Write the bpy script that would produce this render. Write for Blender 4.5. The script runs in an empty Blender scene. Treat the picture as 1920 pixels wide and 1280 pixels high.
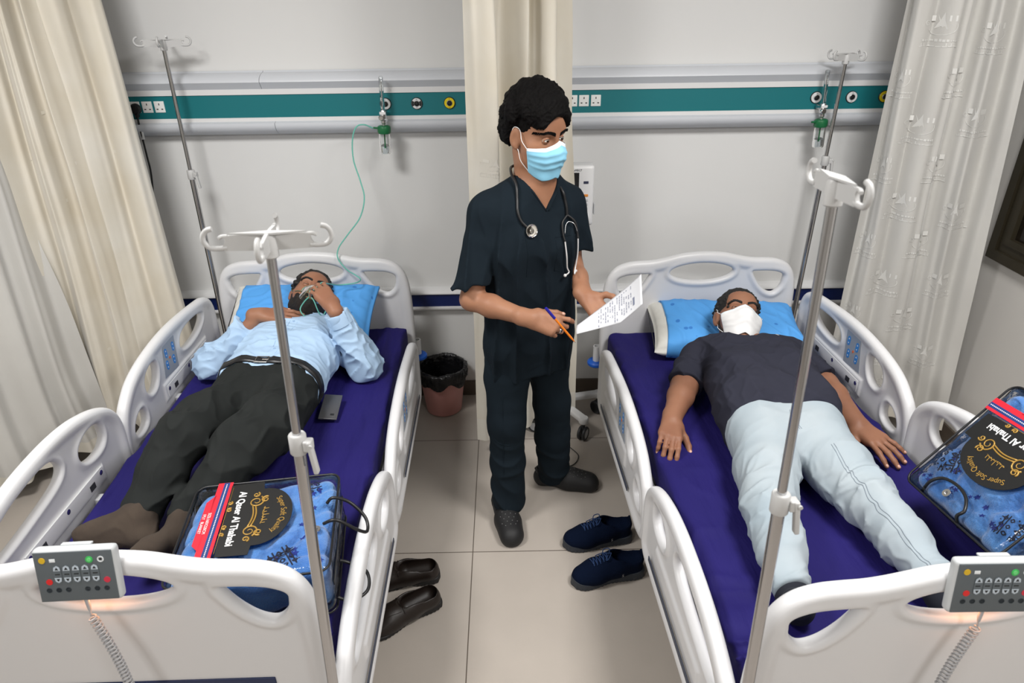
import bpy, bmesh, math, random
import numpy as np
from mathutils import Vector, Matrix
# ------------------------------------------------------------------ camera, light, exposure
SC = bpy.context.scene
COL = SC.collection
CAM_H, PITCH, ROLL, YAW, FPX = 2.084, .4785, .0140, .0059, 1254.1
def make_camera():
    f = Vector((math.sin(YAW)*math.cos(PITCH), math.cos(YAW)*math.cos(PITCH), -math.sin(PITCH)))
    r = Vector((math.cos(YAW), -math.sin(YAW), 0)); d = f.cross(r)
    r2 = r*math.cos(ROLL)+d*math.sin(ROLL); d2 = -r*math.sin(ROLL)+d*math.cos(ROLL)
    M = Matrix((r2, -d2, -f)).transposed().to_4x4(); M.translation = (0, 0, CAM_H)
    cd = bpy.data.cameras.new('camera'); cd.sensor_width = 36; cd.lens = FPX*36/1920
    cd.clip_start = .05; cd.dof.use_dof = True; cd.dof.focus_distance = 2.5; cd.dof.aperture_fstop = 5.0
    o = bpy.data.objects.new('camera', cd); COL.objects.link(o); o.matrix_world = M; SC.camera = o
make_camera()
SC.view_settings.view_transform = 'Standard'; SC.view_settings.look = 'None'
SC.view_settings.gamma = 1; SC.view_settings.use_curve_mapping = False
SC.view_settings.exposure = 0.50
W = bpy.data.worlds.new('world'); SC.world = W; W.use_nodes = True
W.node_tree.nodes['Background'].inputs[0].default_value = (.92, .95, 1, 1)
W.node_tree.nodes['Background'].inputs[1].default_value = .18
def area(loc, sx, sy, power, col=(1, .985, .965)):
    l = bpy.data.lights.new('ceiling_light', 'AREA'); l.shape = 'RECTANGLE'; l.size = sx; l.size_y = sy
    l.energy = power; l.color = col; o = bpy.data.objects.new('ceiling_light', l); COL.objects.link(o)
    o.location = loc; o['kind'] = 'structure'; return o
for ax, ay, ap in ((-1.3, 1.35, 38), (1.2, 1.35, 38), (-1.3, -.75, 24), (1.2, -.75, 24)):
    area((ax, ay, 2.93), .6, .6, ap)
# ------------------------------------------------------------------ materials
def mat(name, col, rough=.5, metal=0, spec=.5, bump=None, noise=None, trans=0, alpha=1, emit=None, coat=0, sheen=0, ior=1.45, sss=0):
    m = bpy.data.materials.new(name); m.use_nodes = True; nt = m.node_tree; b = nt.nodes['Principled BSDF']
    b.inputs['Base Color'].default_value = (*col, 1); b.inputs['Roughness'].default_value = rough
    b.inputs['Metallic'].default_value = metal; b.inputs['Specular IOR Level'].default_value = spec
    b.inputs['Transmission Weight'].default_value = trans; b.inputs['Alpha'].default_value = alpha
    b.inputs['IOR'].default_value = ior; b.inputs['Coat Weight'].default_value = coat; b.inputs['Sheen Weight'].default_value = sheen
    if sss:
        b.inputs['Subsurface Weight'].default_value = sss; b.inputs['Subsurface Radius'].default_value = (.01, .004, .002)
    if emit: b.inputs['Emission Color'].default_value = (*emit[:3], 1); b.inputs['Emission Strength'].default_value = emit[3]
    tc = nt.nodes.new('ShaderNodeTexCoord')
    def nz(scale, detail=3, stretch=None):
        n = nt.nodes.new('ShaderNodeTexNoise'); n.inputs['Scale'].default_value = scale; n.inputs['Detail'].default_value = detail
        if stretch:
            mp = nt.nodes.new('ShaderNodeMapping'); mp.inputs['Scale'].default_value = stretch
            nt.links.new(tc.outputs['Object'], mp.inputs[0]); nt.links.new(mp.outputs[0], n.inputs['Vector'])
        else: nt.links.new(tc.outputs['Object'], n.inputs['Vector'])
        return n
    if noise:      # (scale, second colour, amount[, stretch])
        n = nz(noise[0], 4, noise[3] if len(noise) > 3 else None); mx = nt.nodes.new('ShaderNodeMix'); mx.data_type = 'RGBA'
        mr = nt.nodes.new('ShaderNodeMapRange'); mr.inputs[1].default_value = .35; mr.inputs[2].default_value = .65
        mr.inputs[4].default_value = noise[2]
        nt.links.new(n.outputs[0], mr.inputs[0]); nt.links.new(mr.outputs[0], mx.inputs[0])
        mx.inputs[6].default_value = (*col, 1); mx.inputs[7].default_value = (*noise[1], 1)
        nt.links.new(mx.outputs[2], b.inputs['Base Color'])
    if bump:       # (scale, strength, distance[, stretch])
        n = nz(bump[0], 4, bump[3] if len(bump) > 3 else None); bp = nt.nodes.new('ShaderNodeBump')
        bp.inputs['Strength'].default_value = bump[1]; bp.inputs['Distance'].default_value = bump[2]
        nt.links.new(n.outputs[0], bp.inputs['Height']); nt.links.new(bp.outputs[0], b.inputs['Normal'])
    return m
# ------------------------------------------------------------------ objects
def finish(o, parent=None, label=None, cat=None, group=None, kind=None):
    COL.objects.link(o)
    if parent: o.parent = parent
    if label: o['label'] = label
    if cat: o['category'] = cat
    if group: o['group'] = group
    if kind: o['kind'] = kind
    return o
def empty(name, loc=(0, 0, 0), rz=0, **k):
    o = bpy.data.objects.new(name, None); o.location = loc; o.rotation_euler = (0, 0, rz); o.empty_display_size = .1
    return finish(o, **k)
def newobj(name, me, mats, **k):
    for m in (mats if isinstance(mats, (list, tuple)) else [mats]): me.materials.append(m)
    return finish(bpy.data.objects.new(name, me), **k)
def meshobj(name, V, F, mats, smooth=True, mi=None, **k):
    me = bpy.data.meshes.new(name); me.from_pydata([tuple(map(float, v)) for v in V], [], [tuple(map(int, f)) for f in F])
    if smooth: me.polygons.foreach_set('use_smooth', [True]*len(me.polygons))
    if mi is not None: me.polygons.foreach_set('material_index', mi)
    me.update(); return newobj(name, me, mats, **k)
class MB:
    """collects simple shapes into one mesh"""
    def __init__(s): s.V = []; s.F = []; s.mi = []; s.m = 0
    def add(s, V, F):
        n = len(s.V); s.V += [tuple(v) for v in V]; s.F += [tuple(i+n for i in f) for f in F]; s.mi += [s.m]*len(F); return s
    def box(s, c, d, R=None, bev=0):
        bm = bmesh.new(); bmesh.ops.create_cube(bm, size=1)
        bmesh.ops.scale(bm, vec=d, verts=bm.verts)
        if bev: bmesh.ops.bevel(bm, geom=bm.edges[:], offset=bev, segments=3, affect='EDGES', profile=.6)
        M = (R.to_4x4() if R else Matrix.Identity(4)); M.translation = c; bmesh.ops.transform(bm, matrix=M, verts=bm.verts)
        bm.verts.index_update(); s.add([v.co[:] for v in bm.verts], [[v.index for v in f.verts] for f in bm.faces]); bm.free(); return s
    def tube(s, pts, r, n=10, closed=False, cap=True, flat=None):
        P = [Vector(p) for p in pts]; L = len(P); rs = r if hasattr(r, '__len__') else [r]*L
        V = []; up = None
        for i in range(L):
            t = (P[(i+1) % L]-P[i-1]) if closed else (P[min(i+1, L-1)]-P[max(i-1, 0)]); t.normalize()
            if up is None: up = t.orthogonal().normalized() if not flat else Vector(flat)
            a = (up-t*up.dot(t)).normalized(); up = a; b = t.cross(a)
            for k in range(n):
                q = 2*math.pi*k/n; V.append(P[i]+rs[i]*(math.cos(q)*a+math.sin(q)*b))
        F = []
        for i in range(L if closed else L-1):
            j = (i+1) % L
            for k in range(n): F.append((i*n+k, i*n+(k+1) % n, j*n+(k+1) % n, j*n+k))
        if cap and not closed: F.append(tuple(range(n))[::-1]); F.append(tuple((L-1)*n+k for k in range(n)))
        return s.add(V, F)
    def lathe(s, prof, c=(0, 0, 0), n=32, R=None):
        V = []; M = R or Matrix.Identity(3); c = Vector(c)
        for r, z in prof:
            for k in range(n):
                q = 2*math.pi*k/n; V.append(c+M@Vector((r*math.cos(q), r*math.sin(q), z)))
        F = [(i*n+k, i*n+(k+1) % n, (i+1)*n+(k+1) % n, (i+1)*n+k) for i in range(len(prof)-1) for k in range(n)]
        F.append(tuple(range(n))[::-1]); F.append(tuple((len(prof)-1)*n+k for k in range(n)))
        return s.add(V, F)
    def sphere(s, c, r, n=16, R=None):
        rr = r if hasattr(r, '__len__') else (r, r, r); V = []; M = R or Matrix.Identity(3); c = Vector(c); m = n//2
        for i in range(1, m):
            for k in range(n):
                a = math.pi*i/m; q = 2*math.pi*k/n
                V.append(c+M@Vector((rr[0]*math.sin(a)*math.cos(q), rr[1]*math.sin(a)*math.sin(q), rr[2]*math.cos(a))))
        V.append(c+M@Vector((0, 0, rr[2]))); V.append(c-M@Vector((0, 0, rr[2]))); t = (m-1)*n
        F = [(i*n+k, (i+1)*n+k, (i+1)*n+(k+1) % n, i*n+(k+1) % n) for i in range(m-2) for k in range(n)]
        F += [(k, (k+1) % n, t) for k in range(n)]; F += [((m-2)*n+(k+1) % n, (m-2)*n+k, t+1) for k in range(n)]
        return s.add(V, F)
    def prism(s, poly, M, d0, d1):
        """polygon (list of 2D) in local xy extruded along local z from d0 to d1; M 4x4"""
        n = len(poly); V = [M@Vector((x, y, d0)) for x, y in poly]+[M@Vector((x, y, d1)) for x, y in poly]
        return s.add(V, [tuple(range(n))[::-1], tuple(range(n, 2*n))]+[(i, (i+1) % n, n+(i+1) % n, n+i) for i in range(n)])
    def build(s, name, mats, smooth=True, autos=True, **k):
        o = meshobj(name, s.V, s.F, mats, smooth=smooth, mi=s.mi if any(s.mi) else None, **k)
        if smooth and autos:
            try: o.data.set_sharp_from_angle(angle=math.radians(38))
            except Exception: pass
        return o
def curve_pts(pts, n=12, closed=False):
    """Catmull-Rom through points"""
    P = [Vector(p) for p in pts]; L = len(P); out = []
    for i in range(L if closed else L-1):
        p0, p1, p2, p3 = (P[(i-1) % L], P[i], P[(i+1) % L], P[(i+2) % L]) if closed else (P[max(i-1, 0)], P[i], P[i+1], P[min(i+2, L-1)])
        for k in range(n):
            t = k/n; out.append(.5*((2*p1)+(p2-p0)*t+(2*p0-5*p1+4*p2-p3)*t*t+(3*p1-p0-3*p2+p3)*t**3))
    if not closed: out.append(P[-1])
    return out
def smooth2d(pts, n=8, closed=True):
    return [(p.x, p.y) for p in curve_pts([(x, y, 0) for x, y in pts], n, closed)]
def text_mesh(txt, size, depth=.0006, align='CENTER', bold=0, sx=1):
    cu = bpy.data.curves.new('t', 'FONT'); cu.body = txt; cu.size = size; cu.align_x = align; cu.align_y = 'CENTER'
    cu.extrude = depth; cu.offset = bold; cu.resolution_u = 3
    o = bpy.data.objects.new('t', cu); COL.objects.link(o); bpy.context.view_layer.update()
    me = o.to_mesh(); V = [(v.co.x*sx, v.co.y, v.co.z) for v in me.vertices]; F = [tuple(p.vertices) for p in me.polygons]
    o.to_mesh_clear(); bpy.data.objects.remove(o); bpy.data.curves.remove(cu); return V, F
# ------------------------------------------------------------------ implicit shapes -> smooth meshes
def vn(v): v = np.asarray(v, float); return v/np.linalg.norm(v)
def smin(a, b, k):
    if k <= 0: return np.minimum(a, b)
    h = np.maximum(k-np.abs(a-b), 0)/k; return np.minimum(a, b)-h*h*k*.25
def smax(a, b, k): return -smin(-a, -b, k)
class RC:      # tapered capsule
    def __init__(s, a, b, ra, rb, k=.02): s.a = np.array(a, float); s.b = np.array(b, float); s.ra = ra; s.rb = rb; s.k = k
    def __call__(s, P):
        ba = s.b-s.a; l = max(ba@ba, 1e-12); pa = P-s.a; t = np.clip(pa@ba/l, 0, 1)
        return np.linalg.norm(pa-t[:, None]*ba, axis=1)-(s.ra+(s.rb-s.ra)*t)
class EL:      # ellipsoid, rows of R are its axes
    def __init__(s, c, r, R=None, k=.02): s.c = np.array(c, float); s.r = np.array(r, float); s.R = np.eye(3) if R is None else np.array(R, float); s.k = k
    def __call__(s, P):
        q = (P-s.c)@s.R.T; k0 = np.linalg.norm(q/s.r, axis=1); k1 = np.linalg.norm(q/(s.r*s.r), axis=1)
        return np.where(k0 < 1e-6, -s.r.min(), k0*(k0-1)/np.maximum(k1, 1e-9))
class BX:      # rounded box
    def __init__(s, c, h, rad, R=None, k=.01): s.c = np.array(c, float); s.h = np.array(h, float)-rad; s.rad = rad; s.R = np.eye(3) if R is None else np.array(R, float); s.k = k
    def __call__(s, P):
        q = np.abs((P-s.c)@s.R.T)-s.h
        return np.linalg.norm(np.maximum(q, 0), axis=1)+np.minimum(q.max(1), 0)-s.rad
class PL:      # half space (inside where (p-c).n < 0)
    def __init__(s, c, n, k=.004): s.c = np.array(c, float); s.n = vn(n); s.k = k
    def __call__(s, P): return (P-s.c)@s.n
class CL:      # a prim cut off by planes of its own
    def __init__(s, p, *pl): s.q = p; s.pl = pl; s.k = p.k; s.__dict__.update({a: getattr(p, a) for a in ('a', 'b', 'ra', 'rb', 'c', 'r', 'h', 'rad') if hasattr(p, a)}); s.base = p
    def __call__(s, P):
        d = s.q(P)
        for c in s.pl: d = smax(d, c(P), c.k)
        return d
class Shape:
    """smooth union of prims, minus cuts, intersected with planes, displaced"""
    def __init__(s, prims, cuts=(), clips=(), disp=None, grow=0): s.p = list(prims); s.cuts = list(cuts); s.clips = list(clips); s.disp = disp; s.grow = grow
    def ev(s, P, idx=None):
        d = None
        for i in (range(len(s.p)) if idx is None else idx):
            q = s.p[i](P); d = q if d is None else smin(d, q, s.p[i].k)
        d = d-s.grow
        if s.disp is not None: d = d-s.disp(P)
        for c in s.cuts: d = smax(d, -c(P), c.k)
        for c in s.clips: d = smax(d, c(P), c.k)
        return d
def polygonize(S, h, lo, hi, nb=12, margin=.02):
    """S.ev(P, idx); surface nets on a block-sparse grid"""
    lo = np.array(lo, float); hi = np.array(hi, float); B = nb*h; nbk = np.maximum(np.ceil((hi-lo)/B).astype(int), 1)
    G = np.stack(np.meshgrid(*[np.arange(n) for n in nbk], indexing='ij'), -1).reshape(-1, 3)
    C = lo+(G+.5)*B; Rb = B*math.sqrt(3)/2+h
    prims = getattr(S, 'p', None)
    if prims is not None:
        D = np.stack([p(C) for p in prims], 1)-S.grow; dm = D.min(1); keep = dm < Rb+margin
    else: keep = np.abs(S.ev(C)) < Rb*1.3+margin; D = None
    keys = []; Vs = []; Fs = []; ax = np.arange(-1, nb+1)
    Gx = np.stack(np.meshgrid(ax, ax, ax, indexing='ij'), -1).reshape(-1, 3); n2 = nb+2
    K = np.int64(4096)
    for bi in np.nonzero(keep)[0]:
        base = G[bi]*nb; P = lo+(Gx+base)*h
        if D is not None:
            idx = np.nonzero(D[bi] < dm[bi]+2*Rb+.05)[0]
            d = S.ev(P, idx)
        else: d = S.ev(P)
        if d.min() > 0 or d.max() < 0: continue
        d = d.reshape(n2, n2, n2); s = d < 0; m = nb+1
        corner = [(i, j, k) for i in (0, 1) for j in (0, 1) for k in (0, 1)]
        cnt = sum(s[i:i+m, j:j+m, k:k+m].astype(np.int8) for i, j, k in corner)
        act = (cnt > 0) & (cnt < 8); ci = np.argwhere(act)
        if len(ci) == 0: continue
        acc = np.zeros((len(ci), 3)); num = np.zeros(len(ci))
        for c0 in corner:
            for a in range(3):
                if c0[a]: continue
                c1 = list(c0); c1[a] = 1; c1 = tuple(c1)
                d0 = d[ci[:, 0]+c0[0], ci[:, 1]+c0[1], ci[:, 2]+c0[2]]; d1 = d[ci[:, 0]+c1[0], ci[:, 1]+c1[1], ci[:, 2]+c1[2]]
                x = (d0 < 0) != (d1 < 0); t = np.where(x, d0/np.where(x, d0-d1, 1), 0)
                q = np.tile(np.array(c0, float), (len(ci), 1)); q[:, a] += t; acc += q*x[:, None]; num += x
        gi = ci-1+base; Vs.append(lo+(gi+acc/num[:, None])*h); gk = gi+2
        keys.append((gk[:, 0]*K+gk[:, 1])*K+gk[:, 2])
        for a in range(3):
            b, c = (a+1) % 3, (a+2) % 3
            A = s[1:m, 1:m, 1:m]; sl = [slice(1, m)]*3; sl[a] = slice(2, m+1); Bq = s[tuple(sl)]
            e = np.argwhere(A != Bq)
            if len(e) == 0: continue
            fl = A[e[:, 0], e[:, 1], e[:, 2]]; e = e+base+2
            q = []
            for ob, oc in ((-1, -1), (0, -1), (0, 0), (-1, 0)):
                v = e.copy(); v[:, b] += ob; v[:, c] += oc; q.append((v[:, 0]*K+v[:, 1])*K+v[:, 2])
            q = np.stack(q, 1); q[~fl] = q[~fl][:, ::-1]; Fs.append(q)
    keys = np.concatenate(keys); V = np.concatenate(Vs); F = np.concatenate(Fs)
    uk, first = np.unique(keys, return_index=True); V = V[first]; F = np.searchsorted(uk, F)
    return V, F
def npmesh(name, V, F, mats, **k):
    me = bpy.data.meshes.new(name); me.vertices.add(len(V)); me.vertices.foreach_set('co', np.ascontiguousarray(V, np.float32).ravel())
    n = len(F); me.loops.add(n*4); me.loops.foreach_set('vertex_index', np.ascontiguousarray(F, np.int32).ravel())
    me.polygons.add(n); me.polygons.foreach_set('loop_start', np.arange(0, 4*n, 4, dtype=np.int32))
    me.polygons.foreach_set('use_smooth', np.ones(n, bool)); me.update(calc_edges=True); me.validate()
    return newobj(name, me, mats, **k)
def relax(V, F, it=1, lam=.5):
    for _ in range(it):
        A = np.zeros_like(V); N = np.zeros(len(V))
        for i in range(4):
            for j in ((i+1) % 4, (i+3) % 4):
                np.add.at(A, F[:, i], V[F[:, j]]); np.add.at(N, F[:, i], 1)
        V = V+lam*(A/np.maximum(N, 1)[:, None]-V)
    return V
def largest(V, F):
    """keep the biggest connected surface"""
    lab = np.arange(len(V))
    while True:
        old = lab.copy(); m = lab[F].min(1)
        for i in range(4): np.minimum.at(lab, F[:, i], m)
        lab = lab[lab]; lab = lab[lab]
        if (lab == old).all(): break
    ids, cnt = np.unique(lab, return_counts=True); keep = lab == ids[cnt.argmax()]
    F = F[keep[F[:, 0]]]; new = np.cumsum(keep)-1; return V[keep], new[F]
def blob(name, S, h, lo, hi, mats, rx=1, xf=None, **k):
    V, F = polygonize(S, h, lo, hi)
    if k.pop('one', False): V, F = largest(V, F)
    if rx: V = relax(V, F, rx)
    if xf is not None: V = xf(V)
    return npmesh(name, V, F, mats, **k)
def bounds(prims, pad=.03):
    lo = np.full(3, 9e9); hi = -lo
    for p in prims:
        p = getattr(p, 'base', p)
        if isinstance(p, RC): pts = [(p.a, p.ra), (p.b, p.rb)]
        elif isinstance(p, EL): pts = [(p.c, p.r.max())]
        else: pts = [(p.c, np.linalg.norm(p.h)+p.rad)]
        for c, r in pts: lo = np.minimum(lo, c-r); hi = np.maximum(hi, c+r)
    return lo-pad, hi+pad
def waves(seed, freq, n=5, stretch=(1, 1, 1)):
    rs = np.random.RandomState(seed); D = rs.normal(size=(n, 3)); D /= np.linalg.norm(D, axis=1)[:, None]
    D = D*np.array(stretch)*freq*2*math.pi*rs.uniform(.6, 1.5, (n, 1)); ph = rs.uniform(0, 6.28, n)
    return lambda P: np.sin(P@D.T+ph+1.2*np.sin(P@(D.T[:, ::-1]*.5)+ph[::-1])).mean(1)
def folds(seed, freq, amp, stretch=(1, 1, 1)):
    w = waves(seed, freq, 4, stretch)
    return lambda P: amp*(1-np.abs(w(P))*2.2).clip(0, 1)**1.5
import time; T0 = time.time()
def tick(m): print('TICK', m, round(time.time()-T0, 1), flush=True)
# ------------------------------------------------------------------ room shell
M_WALL = mat('wall_paint', (.70, .70, .69), .55, spec=.3, bump=(60, .05, .002), noise=(1.2, (.67, .67, .665), .6))
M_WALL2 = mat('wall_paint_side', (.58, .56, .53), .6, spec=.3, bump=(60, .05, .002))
def brick_floor():
    m = mat('floor_tiles', (.53, .47, .40), .32, spec=.5); nt = m.node_tree; b = nt.nodes['Principled BSDF']
    tc = nt.nodes.new('ShaderNodeTexCoord'); br = nt.nodes.new('ShaderNodeTexBrick'); br.offset = 0
    for k, v in (('Scale', 1), ('Mortar Size', .0022), ('Brick Width', .8), ('Row Height', .8), ('Mortar Smooth', .2), ('Bias', 0)): br.inputs[k].default_value = v
    br.inputs['Color1'].default_value = (.43, .385, .34, 1); br.inputs['Color2'].default_value = (.44, .395, .35, 1); br.inputs['Mortar'].default_value = (.10, .08, .065, 1)
    n = nt.nodes.new('ShaderNodeTexNoise'); n.inputs['Scale'].default_value = 5; n.inputs['Detail'].default_value = 8
    n2 = nt.nodes.new('ShaderNodeTexNoise'); n2.inputs['Scale'].default_value = 120; mx = nt.nodes.new('ShaderNodeMix'); mx.data_type = 'RGBA'; mx.blend_type = 'MULTIPLY'
    mr = nt.nodes.new('ShaderNodeMapRange'); mr.inputs[3].default_value = .90; mr.inputs[4].default_value = 1.06
    nt.links.new(tc.outputs['Object'], br.inputs['Vector']); nt.links.new(tc.outputs['Object'], n.inputs['Vector']); nt.links.new(tc.outputs['Object'], n2.inputs['Vector'])
    nt.links.new(n.outputs[0], mr.inputs[0]); mx.inputs[0].default_value = 1
    nt.links.new(br.outputs['Color'], mx.inputs[6]); nt.links.new(mr.outputs[0], mx.inputs[7]); nt.links.new(mx.outputs[2], b.inputs['Base Color'])
    bp = nt.nodes.new('ShaderNodeBump'); bp.inputs['Strength'].default_value = .08; bp.inputs['Distance'].default_value = .002
    nt.links.new(n2.outputs[0], bp.inputs['Height']); nt.links.new(bp.outputs[0], b.inputs['Normal']); return m
o = MB().box((1.0, -1.0, -.05), (9, 10, .1)).build('floor', brick_floor(), smooth=False, kind='structure')
o.location = (-.165, 2.097-.0, 0); me = o.data
for v in me.vertices: v.co.x += .165-1.0; v.co.y += -2.097+1.9
BY = 3.357
MB().box((0, BY+.06, 1.5), (9, .12, 3.0)).build('wall_back', M_WALL, smooth=False, kind='structure')
MB().box((2.31, -.2, 1.5), (.12, 7.0, 3.0)).build('wall_right', M_WALL2, smooth=False, kind='structure')
MB().box((-3.86, -.2, 1.5), (.12, 7.0, 3.0)).build('wall_left', M_WALL2, smooth=False, kind='structure')
MB().box((-.8, -3.2, 1.5), (6.2, .12, 3.0)).build('wall_front', M_WALL2, smooth=False, kind='structure')
MB().box((-.8, .1, 3.05), (6.4, 6.8, .1)).build('ceiling', mat('ceiling_white', (.75, .75, .74), .8), smooth=False, kind='structure')
M_BASE = mat('baseboard_brown', (.105, .082, .062), .45, noise=(8, (.09, .07, .055), .6))
MB().box((-.7, BY-.006, .047), (5.9, .012, .094), bev=.002).build('baseboard_back', M_BASE, kind='structure')
MB().box((2.244, 0, .047), (.012, 6.6, .094), bev=.002).build('baseboard_right', M_BASE, kind='structure')
# bronze window set in the right wall
def window():
    fr = mat('bronze_frame', (.040, .033, .020), .4, .3); root = empty('window_1', (2.25, 2.0, 1.5), kind='structure')
    x0 = -.0; y0, y1, z0, z1 = -1.0, .915, -.52, .60; mb = MB()
    for k, (w, d) in enumerate(((.045, .030), (.04, .018), (.03, .028))):
        a = sum((.045, .04, .03)[:k]); Y0, Y1, Z0, Z1 = y0+a, y1-a, z0+a, z1-a
        for c, s in (((-d/2, (Y0+Y1)/2, Z0+w/2), (d, Y1-Y0, w)), ((-d/2, (Y0+Y1)/2, Z1-w/2), (d, Y1-Y0, w)), ((-d/2, Y0+w/2, (Z0+Z1)/2), (d, w, Z1-Z0-2*w)), ((-d/2, Y1-w/2, (Z0+Z1)/2), (d, w, Z1-Z0-2*w))):
            mb.box(c, s)
    mb.build('window_frame', fr, parent=root)
    MB().box((-.004, (y0+y1)/2, (z0+z1)/2), (.006, y1-y0-.2, z1-z0-.2)).build('window_pane', mat('dark_glass', (.012, .009, .006), .08, spec=.6), smooth=False, parent=root)
window()
# ------------------------------------------------------------------ wall fittings
M_PLW = mat('plastic_white', (.70, .70, .70), .35, spec=.4); M_BLUEW = mat('cover_greywhite', (.58, .60, .635), .38, spec=.4)
M_TEAL = mat('teal_strip', (.006, .155, .175), .45, bump=(500, .1, .0004)); M_NAVY = mat('navy_strip', (.004, .014, .095), .4)
def extrude_x(poly, x0, x1):
    n = len(poly); V = [(x0, y, z) for y, z in poly]+[(x1, y, z) for y, z in poly]
    return MB().add(V, [tuple(range(n)), tuple(range(n, 2*n))[::-1]]+[(i, n+i, n+(i+1) % n, (i+1) % n) for i in range(n)])
def arc(cy, cz, ry, rz, a0, a1, n=10): return [(cy-ry*math.cos(math.radians(a0+(a1-a0)*i/n)), cz+rz*math.sin(math.radians(a0+(a1-a0)*i/n))) for i in range(n+1)]
def service_panel():
    root = empty('service_trunking', (0, BY-.003, 1.64), label='long bedhead service channel with teal strip on the wall', cat='wall trunking')
    y = 0
    for (a, b) in ((-2.75, -1.121), (-1.119, 2.245)):
        up = [(y, .145)]+arc(y, .098, .082, .040, 85, 5)+[(y-.060, .070), (y, .070)]
        extrude_x(up, a, b).build('top_cover', M_BLUEW, parent=root)
    for (a, b) in ((-2.75, -1.081), (-1.079, 2.245)):
        lo = [(y, -.072), (y-.060, -.072)]+arc(y, -.088, .084, .052, 10, -80)+[(y, -.140)]
        extrude_x(lo[::-1], a, b).build('bottom_cover', M_BLUEW, parent=root)
    extrude_x([(y, .070), (y-.062, .070), (y-.062, .046), (y, .046)], -2.75, 2.245).build('white_edge', M_PLW, parent=root)
    extrude_x([(y, -.056), (y-.062, -.056), (y-.062, -.074), (y, -.074)], -2.75, 2.245).build('white_edge', M_PLW, parent=root)
    extrude_x([(y, .048), (y-.057, .048), (y-.057, -.057), (y, -.057)], -2.75, 2.245).build('teal_band', M_TEAL, parent=root)
    return root
service_panel()
def bumper_rail():
    root = empty('wall_bumper_rail', (0, BY, .62), label='white wall bumper rail with a navy stripe behind the beds', cat='bumper rail')
    for (a, b) in ((-2.75, -1.461), (-1.459, 2.245)):
        extrude_x([(0, .066)]+arc(0, .040, .050, .026, 85, 0)+[(-.036, .032), (0, .032)], a, b).build('top_lip', M_PLW, parent=root)
        extrude_x([(0, .033), (-.036, .033), (-.036, -.037), (0, -.037)], a, b).build('navy_stripe', M_NAVY, parent=root)
        extrude_x([(0, -.036), (-.036, -.036)]+arc(0, -.044, .046, .026, 10, -85)+[(0, -.070)], a, b).build('bottom_lip', M_PLW, parent=root)
bumper_rail()
YF = BY-.057
M_BLACK = mat('plastic_black', (.012, .012, .013), .4); M_SLOT = mat('slot_dark', (.01, .01, .01), .6)
def socket(x, label, plugged=False):
    r = empty('wall_socket', (x, YF, 1.638), label=label, cat='socket', group='white power sockets on the teal channel' if 0 else None)
    MB().box((0, -.003, 0), (.046, .007, .050), bev=.0015).build('face_plate', mat('socket_white', (.8, .8, .78), .3) if 'socket_white' not in bpy.data.materials else bpy.data.materials['socket_white'], parent=r)
    mb = MB(); mb.box((0, -.0068, .012), (.004, .001, .009)); mb.box((-.011, -.0068, -.010), (.008, .001, .0045)); mb.box((.011, -.0068, -.010), (.008, .001, .0045)); mb.build('socket_slots', M_SLOT, smooth=False, parent=r)
    return r
socket(-1.724, 'left bed socket filled by a black plug')
socket(-1.667, 'middle empty white socket above the left bed, right beside the black plug'); socket(-1.610, 'rightmost empty white socket above the left bed')
socket(.318, 'white socket above the right bed partly hidden by the middle curtain'); socket(.372, 'middle white socket of the row right of the middle curtain'); socket(.428, 'rightmost white socket of the row right of the middle curtain')
def plug():
    r = empty('power_plug', (-1.716, YF-.008, 1.632), label='black power plug with hanging cable beside the left curtain', cat='plug')
    MB().lathe([(.022, 0), (.025, .006), (.025, .016), (.020, .024), (.006, .028), (.001, .028)], (0, 0, 0), 24, Matrix.Rotation(math.pi/2, 3, 'X')).box((0, -.012, -.026), (.018, .016, .022), bev=.004).build('plug_body', M_BLACK, parent=r)
    pts = curve_pts([(0, -.012, -.034), (-.002, -.012, -.06), (-.004, -.010, -.13), (-.010, .0, -.22), (-.022, .02, -.30), (-.05, .04, -.42)], 6)
    MB().tube(pts, .0045, 8).build('cable', M_BLACK, parent=r)
    MB().box((-.001, -.012, -.115), (.016, .004, .045), bev=.001).build('cable_tag', M_PLW, parent=r)
plug()
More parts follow.
